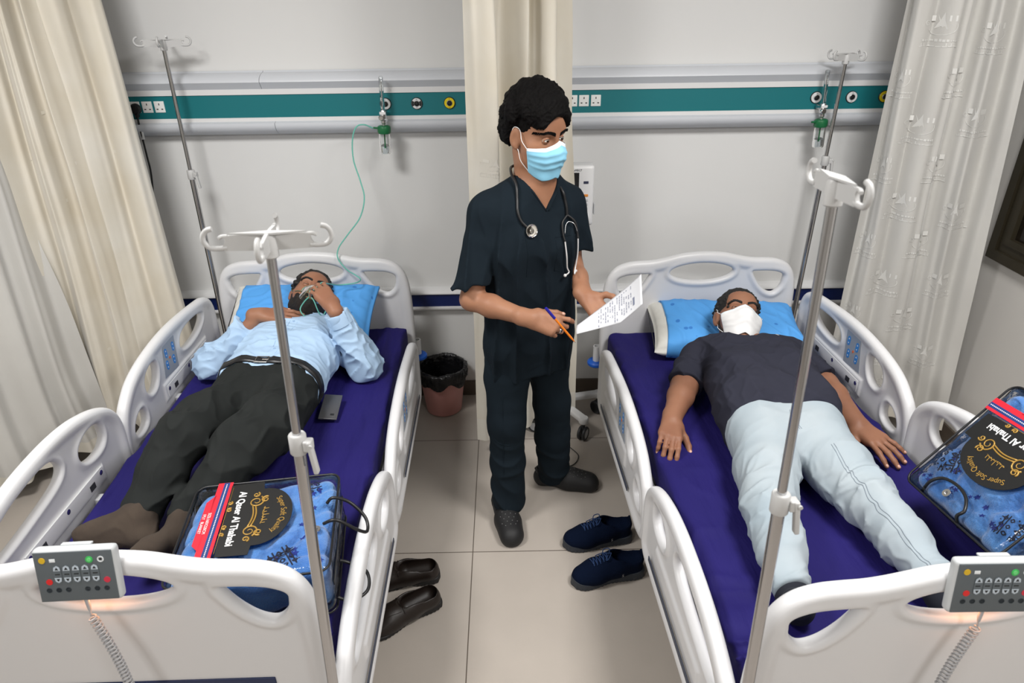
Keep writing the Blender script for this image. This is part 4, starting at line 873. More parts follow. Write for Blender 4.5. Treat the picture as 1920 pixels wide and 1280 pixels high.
ELL = [(.158*math.cos(a), .889+.052*math.sin(a)) for a in np.linspace(0, 2*math.pi, 48, endpoint=False)]
TEAR = smooth2d([(.248, .884), (.275, .889), (.33, .888), (.38, .882), (.412, .862), (.412, .825), (.395, .788), (.366, .766), (.330, .775), (.295, .805), (.268, .842)], 6)
END = Panel(OUT, [ELL, TEAR, mir(TEAR)], pads=[(-.36, .36, .375, .40, .02)])
HEADR = Panel(smooth2d([(-.048, .60), (-.030, .665), (.004, .722), (.05, .762), (.1, .793), (.17, .817), (.256, .834), (.36, .846), (.461, .850), (.57, .847), (.678, .839), (.77, .830), (.826, .822), (.875, .801), (.903, .765), (.914, .715), (.914, .62), (.908, .545), (.885, .505), (.83, .490), (.5, .488), (.1, .488), (.02, .495), (-.03, .515), (-.048, .55)], 4),
    [smooth2d([(.785, .772), (.74, .788), (.68, .795), (.60, .793), (.54, .778), (.512, .745), (.525, .715), (.575, .702), (.65, .703), (.72, .716), (.775, .742)], 5), smooth2d([(.292, .785), (.25, .793), (.205, .777), (.180, .745), (.178, .705), (.205, .678), (.250, .682), (.282, .710), (.298, .75)], 5), smooth2d([(.122, .668), (.085, .668), (.048, .645), (.030, .612), (.045, .590), (.09, .585), (.128, .600), (.138, .635)], 5)], t1=.020, rim=.035, hr=.016, ax='x', pads=[(.30, .76, .585, .660, .019)])
FOOTR = Panel(smooth2d([(-.030, .60), (-.027, .69), (-.040, .745), (-.075, .790), (-.13, .822), (-.20, .846), (-.285, .864), (-.40, .871), (-.55, .862), (-.68, .838), (-.79, .795), (-.86, .74), (-.90, .67), (-.915, .60), (-.912, .53), (-.88, .498), (-.82, .488), (-.5, .486), (-.15, .486), (-.07, .495), (-.035, .53)], 4),
    [smooth2d([(-.135, .752), (-.150, .785), (-.19, .796), (-.24, .790), (-.282, .768), (-.294, .735), (-.275, .705), (-.23, .690), (-.175, .692), (-.142, .715)], 5), smooth2d([(-.376, .778), (-.40, .812), (-.46, .828), (-.55, .824), (-.64, .808), (-.73, .772), (-.77, .735), (-.75, .705), (-.68, .700), (-.55, .712), (-.44, .728), (-.39, .748)], 5)], t1=.020, rim=.035, hr=.016, ax='x', pads=[(-.66, -.20, .585, .645, .019)])
def control_pad(parent, x, flip):
    quad = [(.484, .806), (.374, .802), (.336, .672), (.464, .662)]; s = -1 if flip else 1
    MB().prism(quad, Matrix(((0, 0, s, x), (1, 0, 0, 0), (0, 1, 0, 0), (0, 0, 0, 1))), -.001, .0012).build('control_pad', M_GREYPAD, smooth=False, parent=parent)
    mb = MB(); mo = MB()
    for (u, v, dx) in ((.455, .765, 0), (.388, .765, 0), (.440, .712, 0), (.378, .715, 0)):
        poly = [(u+.011*math.cos(a), v+(.010 if math.sin(a) > 0 else -.010)+.011*math.sin(a)) for a in np.linspace(0, 2*math.pi, 20, endpoint=False)]
        MB().prism(poly, Matrix(((0, 0, s, x), (1, 0, 0, 0), (0, 1, 0, 0), (0, 0, 0, 1))), .0013, .002).build('blue_key', M_KEYB, smooth=False, parent=parent)
    mo.prism([(.410+.006*math.cos(a), .735+.006*math.sin(a)) for a in np.linspace(0, 6.28, 14, endpoint=False)], Matrix(((0, 0, s, x), (1, 0, 0, 0), (0, 1, 0, 0), (0, 0, 0, 1))), .0013, .0022)
    mb2 = MB()
    for (u, v) in ((.455, .765), (.388, .765), (.440, .712), (.378, .715)):
        for q in (.009, -.009): mb2.prism([(u-.004, v+q-.002*np.sign(q)), (u+.004, v+q-.002*np.sign(q)), (u, v+q+.005*np.sign(q))], Matrix(((0, 0, s, x), (1, 0, 0, 0), (0, 1, 0, 0), (0, 0, 0, 1))), .0021, .0026)
    mo.build('orange_key', M_KEYO, smooth=False, parent=parent); mb2.build('key_arrows', M_KEYW, smooth=False, parent=parent)
def make_bed(loc, rz, side, label):
    """side = +1: raised rails on local +x"""
    root = empty('hospital_bed', loc, rz, label=label, cat='bed')
    def inst(mesh, name, at, parent=root, **k):
        o = bpy.data.objects.new(name, mesh); o.location = at; finish(o, parent=parent, **k); return o
    hb = inst(ME['end'], 'headboard', (0, .985, 0)); fb = inst(ME['end'], 'footboard', (0, -.985, 0))
    for o, yy in ((hb, .012), (fb, -.012)):
        MB().box((0, yy*1.0, .484), (.66, .006, .165), bev=.003).build('navy_panel', M_NAVYP, parent=o)
    for sx, up in ((side, 1), (-side, 0)):
        x = .500*sx if up else RX*sx; dz = 0 if up else RDZ; dy = 0 if up else RDY
        a = inst(ME['hr'], 'side_rail', (x, dy, dz)); b = inst(ME['fr'], 'side_rail', (x, dy, dz))
        xi = -.0115*sx
        control_pad(a, xi, sx > 0); control_pad(a, -xi, sx < 0)
        for r_, u0, u1 in ((a, .30, .76), (b, -.66, -.20)):
            MB().box((-.0185*sx, (u0+u1)/2, .622), (.004, u1-u0-.03, .050), bev=.0015).build('latch_plate', M_PLW, parent=r_)
            mb = MB(); mb.box((-.0205*sx, u0+.09, .615), (.003, .030, .022)); mb.box((-.0205*sx, u1-.09, .615), (.003, .030, .022)); mb.build('latch_slots', M_DARK, smooth=False, parent=r_)
            mb = MB()
            for u in (u0+.03, (u0+u1)/2, u1-.03): mb.lathe([(.009, 0), (.009, .002), (.001, .003)], (-.0200*sx, u, .630), 14, Matrix.Rotation(-math.pi/2*sx, 3, 'Y'))
            mb.build('screws', M_STEEL, parent=r_)
            MB().box((.0205*sx*1.0, (u0+u1)/2-.02, .548), (.003, .60, .020), bev=.001).build('dark_stripe', M_DARKS, parent=r_)
            mb = MB()
            for u in (u0+.08, u1-.08): mb.box((-.030*sx, u, .53), (.045, .035, .07), bev=.004)
            mb.build('hinge_arm', M_FRAME, parent=r_)
    fr = MB()
    for sx in (1, -1): fr.box((.43*sx, 0, .425), (.04, 1.90, .06), bev=.004)
    for y in (-.93, -.45, .0, .45, .93): fr.box((0, y, .425), (.84, .05, .05), bev=.004)
    fr.build('bed_frame', M_FRAME, parent=root)
    MB().box((0, 0, .452), (.88, 1.88, .012), bev=.003).build('platform', M_DARK, parent=root)
    mb = MB()
    for sx in (1, -1):
        for i in range(14): mb.box((.4555*sx, -.80+i*.12, .47), (.004, .045, .030), bev=.001)
    mb.build('slotted_strip', M_PLW, parent=root)
    mb = MB(); mb.box((0, .0, .17), (.62, 1.50, .08), bev=.01)
    for y in (-.42, .42): mb.box((.22, y, .30), (.05, .08, .22)); mb.box((-.22, y, .30), (.05, .08, .22))
    mb.build('base_frame', M_FRAME, parent=root)
    for sx in (1, -1):
        for y in (-.78, .78):
            c = (.36*sx, y, 0)
            w = MB().box((c[0], c[1], .135), (.07, .10, .05), bev=.015).build('castor', M_FRAME, parent=root)
            for q in (.016, -.016): MB().lathe([(.001, -.008), (.055, -.009), (.062, -.006), (.062, .006), (.055, .009), (.001, .008)], (c[0]+q, c[1], .062), 28, Matrix.Rotation(math.pi/2, 3, 'Y')).build('wheel', M_BLACK, parent=w)
        for y, s in ((1.035, 1), (-.90, 0)):
            if s:
                b = MB().lathe([(.014, 0), (.019, .0), (.019, .085), (.014, .085), (.014, 0)], (.478*sx, y, .388), 24).build('corner_bumper', M_PLW, parent=root)
                MB().lathe([(.001, -.014), (.040, -.013), (.047, -.006), (.047, .006), (.040, .013), (.001, .014)], (.478*sx, y, .376), 32).build('bumper_wheel', mat('bumper_blue', (.01, .10, .50), .35) if 'bumper_blue' not in bpy.data.materials else bpy.data.materials['bumper_blue'], parent=b)
    for y, cn, cc in ((-.80, 'green', (.0, .30, .08)), (-.90, 'red', (.55, .01, .01))):
        MB().sphere((.455*-side, y, .30 if cn == 'red' else .385), (.022, .030, .022), 16).build('brake_pedal', mat('pedal_'+cn, cc, .4) if 'pedal_'+cn not in bpy.data.materials else bpy.data.materials['pedal_'+cn], parent=root)
    return root
RX, RDZ, RDY = .500, -.185, -.165
M_NAVYP = mat('panel_navy', (.008, .018, .07), .4); M_DARKS = mat('rail_stripe_dark', (.05, .06, .09), .5)
ME = {}
for key, P, h in (('end', END, .0038), ('hr', HEADR, .0042), ('fr', FOOTR, .0042)):
    o = P.build('moulded_panel', h, M_ABS); ME[key] = o.data; bpy.data.objects.remove(o)
tick('panels')
make_bed((-.9459, 2.1056, 0), .0148, -1, 'left hospital bed, white moulded ends and rails, holding the bearded patient'); make_bed((.9752, 2.0259, 0), .0408, 1, 'right hospital bed, white moulded ends and rails, holding the patient in jeans')
M_SHEET = mat('sheet_navy', (.014, .0095, .110), .75, spec=.25, bump=(7, .8, .022, (1.6, .4, 1)), noise=(4, (.011, .008, .092), .6))
def mattress(loc, rz, seed, label):
    root = empty('mattress', loc, rz, label=label, cat='mattress')
    f1 = folds(seed, 2.2, .014, (1.6, .30, 1)); f2 = folds(seed+1, 9, .009, (1, .3, 1)); w = waves(seed+2, 1.5)
    edge = lambda P: np.clip((np.abs(P[:, 0])-.22)*4, .12, 1)
    f3 = folds(seed+3, 6, .018, (.3, 1.5, 1))
    S = Shape([BX((0, .0, .530), (.447, .945, .066), .03)], [], [], lambda P: ((f1(P)+f2(P))*edge(P)+f3(P)*np.clip((-P[:, 1]-.62)*4, 0, 1)*np.clip((np.abs(P[:, 0])-.2)*5, 0, 1))*np.clip((P[:, 2]-.565)*40, .15, 1))
    o = blob('bed_sheet', S, .0075, (-.50, -.98, .44), (.50, .98, .63), M_SHEET, parent=root, rx=2); MB().box((0, 0, .475), (.90, 1.86, .03), bev=.012).build('mattress_core', M_DARK, parent=root)
mattress((-.9459, 2.1056, 0), .0148, 80, 'navy sheet covered mattress under the bearded patient'); mattress((.9752, 2.0259, 0), .0408, 90, 'navy sheet covered mattress under the patient in jeans')
# pillows
def pillow(loc, rz, c, size, tilt, yawp, dent, label, seed, peek):
    root = empty('pillow', loc, rz, label=label, cat='pillow')
    R = Matrix.Rotation(yawp, 3, 'Z')@Matrix.Rotation(tilt, 3, 'X'); c = Vector(c); wv = waves(seed, 4, 5); fo = folds(seed+1, 7, .006)
    def shell(u0, u1, grow, name, m, amp):
        nu, nv = 90, 60; V = []
        for sgn in (1, -1):
            for j in range(nv+1):
                for i in range(nu+1):
                    u = u0+(u1-u0)*i/nu; v = -1+2*j/nv; uu = min(abs(u), 1.0)
                    t = size[2]*max(0, (1-uu**4)*(1-v**4))**.45+grow
                    x = u*size[0]*(1-.05*(1-v*v)*(-1)*0-.05*(1-v*v)); y = v*size[1]*(1-.06*(1-u*u))
                    d = math.exp(-((x-dent[0])**2/(.09**2)+(y-dent[1])**2/(.10**2))); p = Vector((x, y, sgn*t*(1-(.55*d if sgn > 0 else 0))))
                    q = A3(*p)[None]; n = amp*(wv(q)[0]*.006+fo(q)[0]*(1 if sgn > 0 else .3)); p.z += sgn*n*(min(t/.03, 1)); w = c+R@p; w.z = max(w.z, .606+grow*.5); V.append(w)
        n = nu+1; N = n*(nv+1); F = [(j*n+i, j*n+i+1, (j+1)*n+i+1, (j+1)*n+i) for j in range(nv) for i in range(nu)]
        F += [tuple(k+N for k in f)[::-1] for f in F]
        for j in range(nv): F += [(j*n, (j+1)*n, N+(j+1)*n, N+j*n), (j*n+nu, N+j*n+nu, N+(j+1)*n+nu, (j+1)*n+nu)]
        for i in range(nu): F += [(i, N+i, N+i+1, i+1), (nv*n+i, nv*n+i+1, N+nv*n+i+1, N+nv*n+i)]
        return meshobj(name, V, F, m, parent=root)
    a = shell(-1, 1, 0, 'pillow_body', M_PILW, .8); shell(peek, 1.03, .0075, 'pillow_cover', M_PILB, 1.3)
    E = [c+R@Vector((-size[0]*.985, v*size[1], 0)) for v in np.linspace(-.97, .97, 14)]
    for e in E: e.z = max(e.z, .609)
    MB().tube(curve_pts(E, 4), .0022, 6).build('black_piping', M_BLACK, parent=a, autos=False)
M_PILW = mat('pillow_white', (.70, .69, .64), .85, noise=(45, (.55, .53, .48), .15))
def cover_mat():
    m = mat('pillow_cover_blue', (.075, .32, .74), .75, bump=(250, .25, .001)); nt = m.node_tree; b = nt.nodes['Principled BSDF']; tc = nt.nodes.new('ShaderNodeTexCoord')
    vo = nt.nodes.new('ShaderNodeTexVoronoi'); vo.inputs['Scale'].default_value = 15; mr = nt.nodes.new('ShaderNodeMapRange'); mr.inputs[1].default_value = .13; mr.inputs[2].default_value = .17
    mx = nt.nodes.new('ShaderNodeMix'); mx.data_type = 'RGBA'; mx.inputs[6].default_value = (.035, .19, .55, 1); mx.inputs[7].default_value = (.085, .34, .76, 1)
    nt.links.new(tc.outputs['Object'], vo.inputs['Vector']); nt.links.new(vo.outputs['Distance'], mr.inputs[0]); nt.links.new(mr.outputs[0], mx.inputs[0]); nt.links.new(mx.outputs[2], b.inputs['Base Color']); return m
M_PILB = cover_mat()
pillow((-.9459, 2.1056, 0), .0148, (-.035, .785, .712), (.345, .205, .075), math.radians(30), -.06, (.07, .02), 'blue covered pillow propped behind the bearded patient', 5, -.86)
pillow((.9752, 2.0259, 0), .0408, (.068, .765, .680), (.345, .195, .075), math.radians(8), -.12, (-.02, -.05), 'blue covered pillow under the patient with the white mask', 9, -.84)
tick('beds')
# ------------------------------------------------------------------ drip poles
M_CHROME = mat('pole_chrome', (.50, .50, .51), .13, 1); M_HOOK = mat('hook_white', (.50, .50, .495), .4)
def iv_pole(base, top, nh, rot, split, label, arm=.112):
    base = Vector(base); top = Vector(top); L = (top-base).length; root = empty('drip_pole', base, label=label, cat='drip stand'); root.rotation_mode = 'QUATERNION'
    root.rotation_quaternion = Vector((0, 0, 1)).rotation_difference(top-base)
    MB().lathe([(.001, 0), (.0125, 0), (.0125, split), (.001, split)], (0, 0, 0), 24).build('lower_tube', M_CHROME, parent=root)
    MB().lathe([(.001, split), (.0088, split), (.0088, L-.03), (.001, L-.03)], (0, 0, 0), 24).build('upper_tube', M_CHROME, parent=root)
    cl = MB().lathe([(.0155, -.022), (.0175, -.019), (.0175, .019), (.0155, .022), (.009, .022)], (0, 0, split), 28).box((.022, -.006, split), (.018, .022, .024), bev=.004).build('clamp', M_HOOK, parent=root)
    MB().box((.030, -.012, split-.025), (.010, .016, .075), R=Matrix.Rotation(-.12, 3, 'Y'), bev=.004).lathe([(.004, 0), (.004, .004), (.001, .004)], (.030, -.020, split+.004), 10, Matrix.Rotation(math.pi/2, 3, 'X')).build('clamp_lever', M_HOOK, parent=cl)
    hd = MB().lathe([(.012, -.040), (.0145, -.038), (.0145, -.004), (.011, .002), (.001, .003)], (0, 0, L), 24).build('hook_head', M_HOOK, parent=root)
    MB().prism([(-arm*.62, 0), (0, -.012), (arm*.62, 0), (0, .012)], Matrix.Rotation(rot, 4, 'Z'), L+.003, L+.0065).build('top_plate', M_HOOK, smooth=False, parent=hd)
    for k in range(nh):
        a = rot+2*math.pi*k/nh; Rz = Matrix.Rotation(a, 4, 'Z'); M4 = Matrix.Translation((0, 0, L))@Rz@Matrix(((1, 0, 0, 0), (0, 0, -1, 0), (0, 1, 0, 0), (0, 0, 0, 1)))
        e = arm; mb = MB().prism([(.010, -.026), (e*.70, -.024), (e*.74, -.018), (e*.69, -.010), (e*.68, -.004), (e*.72, .002), (e*.3, .005), (.010, .006)], M4, -.0032, .0032)
        path = [(e*.66, -.019), (e*.80, -.020), (e*.93, -.018), (e*1.01, -.008), (e*1.01, .003), (e*.95, .012), (e*.86, .015)]
        P = curve_pts([(x, 0, y) for x, y in path], 6); P = [(Matrix.Translation((0, 0, L))@Rz)@p for p in P]; mb.tube(P, .0047, 10)
        P2 = curve_pts([(x, 0, y) for x, y in ((e*.64, .001), (e*.72, .001), (e*.78, -.002))], 5); mb.tube([(Matrix.Translation((0, 0, L))@Rz)@p for p in P2], .0035, 8)
        mb.build('hook_arm', M_HOOK, parent=hd)
    return root
iv_pole((-1.484, 3.155, .42), (-1.478, 3.19, 1.925), 4, .25, .93, 'tall chrome drip pole behind the left headboard, topmost hooks')
iv_pole((1.492, 3.155, .42), (1.515, 3.185, 1.83), 4, .55, .95, 'chrome drip pole behind the right headboard beside the curtain', .09)
iv_pole((-.437, 1.035, .42), (-.418, 1.13, 1.715), 4, .16, .875, 'chrome drip pole at the foot of the left bed, hooks near the camera', .106)
iv_pole((.512, .925, .42), (.513, 1.03, 1.822), 2, -1.65, .80, 'chrome drip pole at the foot of the right bed, two hooks near the camera', .122)
# ------------------------------------------------------------------ bed controllers
def controller(bx, by, ba, cx, tilt, yaw, sgn, label):
    root = empty('bed_control', (0, 0, 0), label=label, cat='remote control'); root.location = Matrix.Rotation(ba, 3, 'Z')@Vector((cx, -1.020, .966))+Vector((bx, by, 0)); root.rotation_euler = (tilt, 0, ba+yaw); root.scale = (.93, .93, .93)
    # local: x right, z up, faces -y
    out = smooth2d([(-.092, .060), (-.088, .066), (.088, .066), (.092, .060), (.090, -.060), (.084, -.066), (-.084, -.066), (-.090, -.060)], 2)
    R4 = Matrix(((1, 0, 0, 0), (0, 0, 1, 0), (0, 1, 0, 0), (0, 0, 0, 1)))
    S = Shape([BX((0, 0, 0), (.095, .014, .070), .010)]); cs = blob('casing', S, .004, (-.11, -.03, -.09), (.11, .03, .09), mat('casing_grey', (.50, .52, .53), .4) if 'casing_grey' not in bpy.data.materials else bpy.data.materials['casing_grey'], parent=root)
    MB().box((0, .010, .0705), (.07, .012, .005), bev=.002).build('hook_tab', bpy.data.materials['casing_grey'], parent=root)
    MB().box((0, -.0140, 0), (.178, .003, .128), bev=.0014).build('keypad', mat('keypad_grey', (.095, .110, .120), .45) if 'keypad_grey' not in bpy.data.materials else bpy.data.materials['keypad_grey'], parent=root)
    y = -.0157
    def disc(x, z, r, m, n, dy=0): MB().lathe([(.001, 0), (r, 0), (r, .0008), (.001, .0009)], (x, y-dy, z), 22, Matrix.Rotation(math.pi/2, 3, 'X')).build(n, m, smooth=False, parent=root)
    g = lambda n, c: bpy.data.materials.get(n) or mat(n, c, .45)
    disc(-.070, .044, .0075, g('key_yellow', (.62, .40, .02)), 'yellow_key'); disc(.037, .042, .0085, g('key_green', (.05, .45, .10)), 'green_key'); disc(.037, .042, .005, g('key_green2', (.15, .62, .2)), 'green_key', .0008)
    disc(-.062, -.012, .0075, g('key_red', (.62, .02, .02)), 'red_key'); disc(.070, -.012, .0075, g('key_red2', (.55, .03, .06)), 'red_key')
    MB().box((-.047, y, .043), (.013, .001, .008), bev=.0003).build('white_key', M_KEYW, parent=root)
    MB().lathe([(.0055, 0), (.0075, 0), (.0075, .0009), (.0055, .0009), (.0055, 0)], (.063, y, .042), 22, Matrix.Rotation(math.pi/2, 3, 'X')).build('lock_key', M_KEYW, parent=root)
    MB().box((.063, y-.0005, .042), (.006, .001, .005)).build('lock_symbol', M_SLOT, smooth=False, parent=root)
    for i in range(5):
        x = -.040+i*.0215; pl = g('key_outline', (.46, .52, .58))
        MB().prism([(x+a*1.0, b) for a, b in smooth2d([(-.0085, .020), (-.007, .027), (0, .031), (.007, .027), (.0085, .020), (.0085, -.006), (.007, -.013), (0, -.017), (-.007, -.013), (-.0085, -.006)], 3)], R4, y-.0004, y-.001).build('rocker_key', g('key_rocker', (.105, .125, .14)), smooth=False, parent=root)
        mb = MB()
        for zc, s in ((.021, 1), (-.006, -1)):
            mb.prism([(x-.0080, zc-.0045*s), (x-.0065, zc+.0045*s), (x, zc+.0085*s), (x+.0065, zc+.0045*s), (x+.0080, zc-.0045*s)], R4, y-.0010, y-.0014)
        mb.build('key_surround', pl, smooth=False, parent=root); mb = MB()
        for zc, s in ((.021, 1), (-.006, -1)): mb.prism([(x-.0042, zc-.002*s), (x+.0042, zc-.002*s), (x, zc+.0048*s)], R4, y-.0014, y-.0018)
        mb.box((x, y-.0012, .0075), (.011, .0006, .0025)); mb.build('arrow_symbols', M_SLOT, smooth=False, parent=root)
    for x in (-.066, -.044, -.022, .022, .044, .066): MB().lathe([(.0055, 0), (.0065, 0), (.0065, .0006), (.0055, .0006), (.0055, 0)], (x, y, -.034-.0*x), 18, Matrix.Rotation(math.pi/2, 3, 'X')).box((x, y, -.034), (.005, .0006, .001)).build('clock_symbol', g('key_dim', (.035, .045, .055)), smooth=False, parent=root)
    # coiled cable
    pts = [(.0, .004, -.068), (.006*sgn, .0, -.090), (.010*sgn, -.004, -.112)]; straight = curve_pts(pts, 5); coil = []
    a0 = Vector(pts[-1]); b0 = Vector((.060*sgn, .030, -.43)); n = 31; d = (b0-a0).normalized(); e1 = d.orthogonal().normalized(); e2 = d.cross(e1)
    for i in range(n*12+1):
        t = i/(n*12); q = 2*math.pi*i/12; sag = Vector((.012*sgn*math.sin(t*math.pi), 0, 0)); coil.append(a0+(b0-a0)*t+sag+(e1*math.cos(q)+e2*math.sin(q))*.0095*min(1, i/8))
    cm = bpy.data.materials.get('cable_grey') or mat('cable_grey', (.38, .38, .39), .5)
    MB().tube(straight+coil, .0023, 7).build('coiled_cable', cm, parent=root, autos=False); MB().tube([pts[0], pts[1], (.008*sgn, -.002, -.100)], [.0055, .005, .0035], 10).build('strain_relief', cm, parent=cs)
    # added emitter strip and light, standing in for a warm reflection on the footboard
    em = bpy.data.materials.get('added_warm_glow') or mat('added_warm_glow', (1, .5, .25), .4, emit=(1, .38, .12, 6))
    MB().box((0, .008, -.0695), (.05, .006, .002)).build('added_glow_strip', em, smooth=False, parent=root)
    l = bpy.data.lights.new('added_glow_light', 'AREA'); l.shape = 'RECTANGLE'; l.size = .09; l.size_y = .01; l.energy = .055; l.color = (1, .42, .18); o = bpy.data.objects.new('added_glow_light', l); COL.objects.link(o); o.parent = root; o.location = (.008, .010, -.0725); o.rotation_euler = (0, 0, 0)
controller(-.9459, 2.1056, .0148, -.022, math.radians(-14), .03, 1, 'grey bed remote clipped over the footboard of the left bed'); controller(.9752, 2.0259, .0408, -.008, math.radians(-10), -.05, -1, 'grey bed remote clipped over the footboard of the right bed')
# ------------------------------------------------------------------ oxygen mask and tubing
def oxy():
    pts = [(-.612, 3.215, 1.541), (-.647, 3.20, 1.560), (-.683, 3.19, 1.552), (-.705, 3.18, 1.497), (-.709, 3.17, 1.407), (-.684, 3.15, 1.312), (-.671, 3.13, 1.236), (-.698, 3.11, 1.149), (-.762, 3.09, 1.072), (-.809, 3.07, 1.012), (-.813, 3.05, .966), (-.776, 3.04, .914), (-.732, 3.03, .886), (-.706, 3.0, .877), (-.721, 2.95, .880), (-.786, 2.92, .884), (-.792, 2.84, .919), (-.798, 2.75, .961), (-.800, 2.68, .993), (-.82, 2.62, .985)]
    root = empty('oxygen_mask', (0, 0, 0), label='clear oxygen mask with thin green tubing held on the bearded face', cat='oxygen mask')
    MB().tube(curve_pts(pts, 8), .0032, 8).build('oxygen_tube', M_TUBE, parent=root, autos=False)
    _, hf, hG, tips, body = PL_; M4 = Matrix.Rotation(.0148, 4, 'Z'); M4.translation = (-.9459, 2.1056, 0); W_ = lambda p: M4@Vector(p)
    V = []; F = []; nu, nv = 28, 12
    for j in range(nv+1):
        t = j/nv; rx = .036*(1-t)**.6*(.92+.08*math.cos(t*3))+.010; rz = .046*(1-t)**.6+.010
        for i in range(nu):
            a = 2*math.pi*i/nu; x = rx*math.cos(a); z = -.062+rz*math.sin(a)*(1.05 if math.sin(a) > 0 else .9); y = .082-.018*abs(math.cos(a))*(1-t)+.050*t**.8+(.012*(1-t) if math.sin(a) > .5 else 0)
            V.append(W_(hf(x-.0, y+.012, z)))
    F = [(j*nu+i, j*nu+(i+1) % nu, (j+1)*nu+(i+1) % nu, (j+1)*nu+i) for j in range(nv) for i in range(nu)]+[tuple(nv*nu+i for i in range(nu))]
    sh = meshobj('mask_shell', V, F, mat('mask_clear', (.62, .93, .84), .08, trans=1, ior=1.15, alpha=.75), parent=root)
    rimp = [V[i] for i in range(nu)]; MB().tube(rimp, .0022, 6, closed=True).build('mask_rim', M_TUBE, parent=sh, autos=False)
    a = W_(hf(0, .142, -.066)); b = W_(hf(.0, .150, -.095)); MB().tube([a, (a+b)/2, b], [.010, .009, .006], 12).build('tube_connector', M_TUBE, parent=root)
    loop = [b, W_(hf(.014, .145, -.125)), W_(hf(.020, .135, -.160)), W_(hf(-.005, .128, -.180)), W_(hf(-.045, .115, -.170)), W_(hf(-.070, .085, -.130)), W_(hf(-.078, .070, -.08))]
    MB().tube(curve_pts(loop, 8), .0028, 8).build('oxygen_tube', M_TUBE, parent=root, autos=False)
    loop = [b, W_(hf(-.020, .150, -.11)), W_(hf(-.055, .125, -.145)), W_(hf(-.100, .08, -.155))]; MB().tube(curve_pts(loop, 8), .0026, 8).build('oxygen_tube', M_TUBE, parent=root, autos=False)
    st = [W_(hf(.038, .098, -.045)), W_(hf(.055, .080, -.036)), W_(hf(.070, .052, -.024)), W_(hf(.080, .026, -.006)), W_(hf(.086, .010, .018))]
    MB().tube(curve_pts(st, 6), .0018, 6).build('elastic_strap', mat('strap_dark_green', (.02, .12, .09), .6), parent=root, autos=False)
oxy()
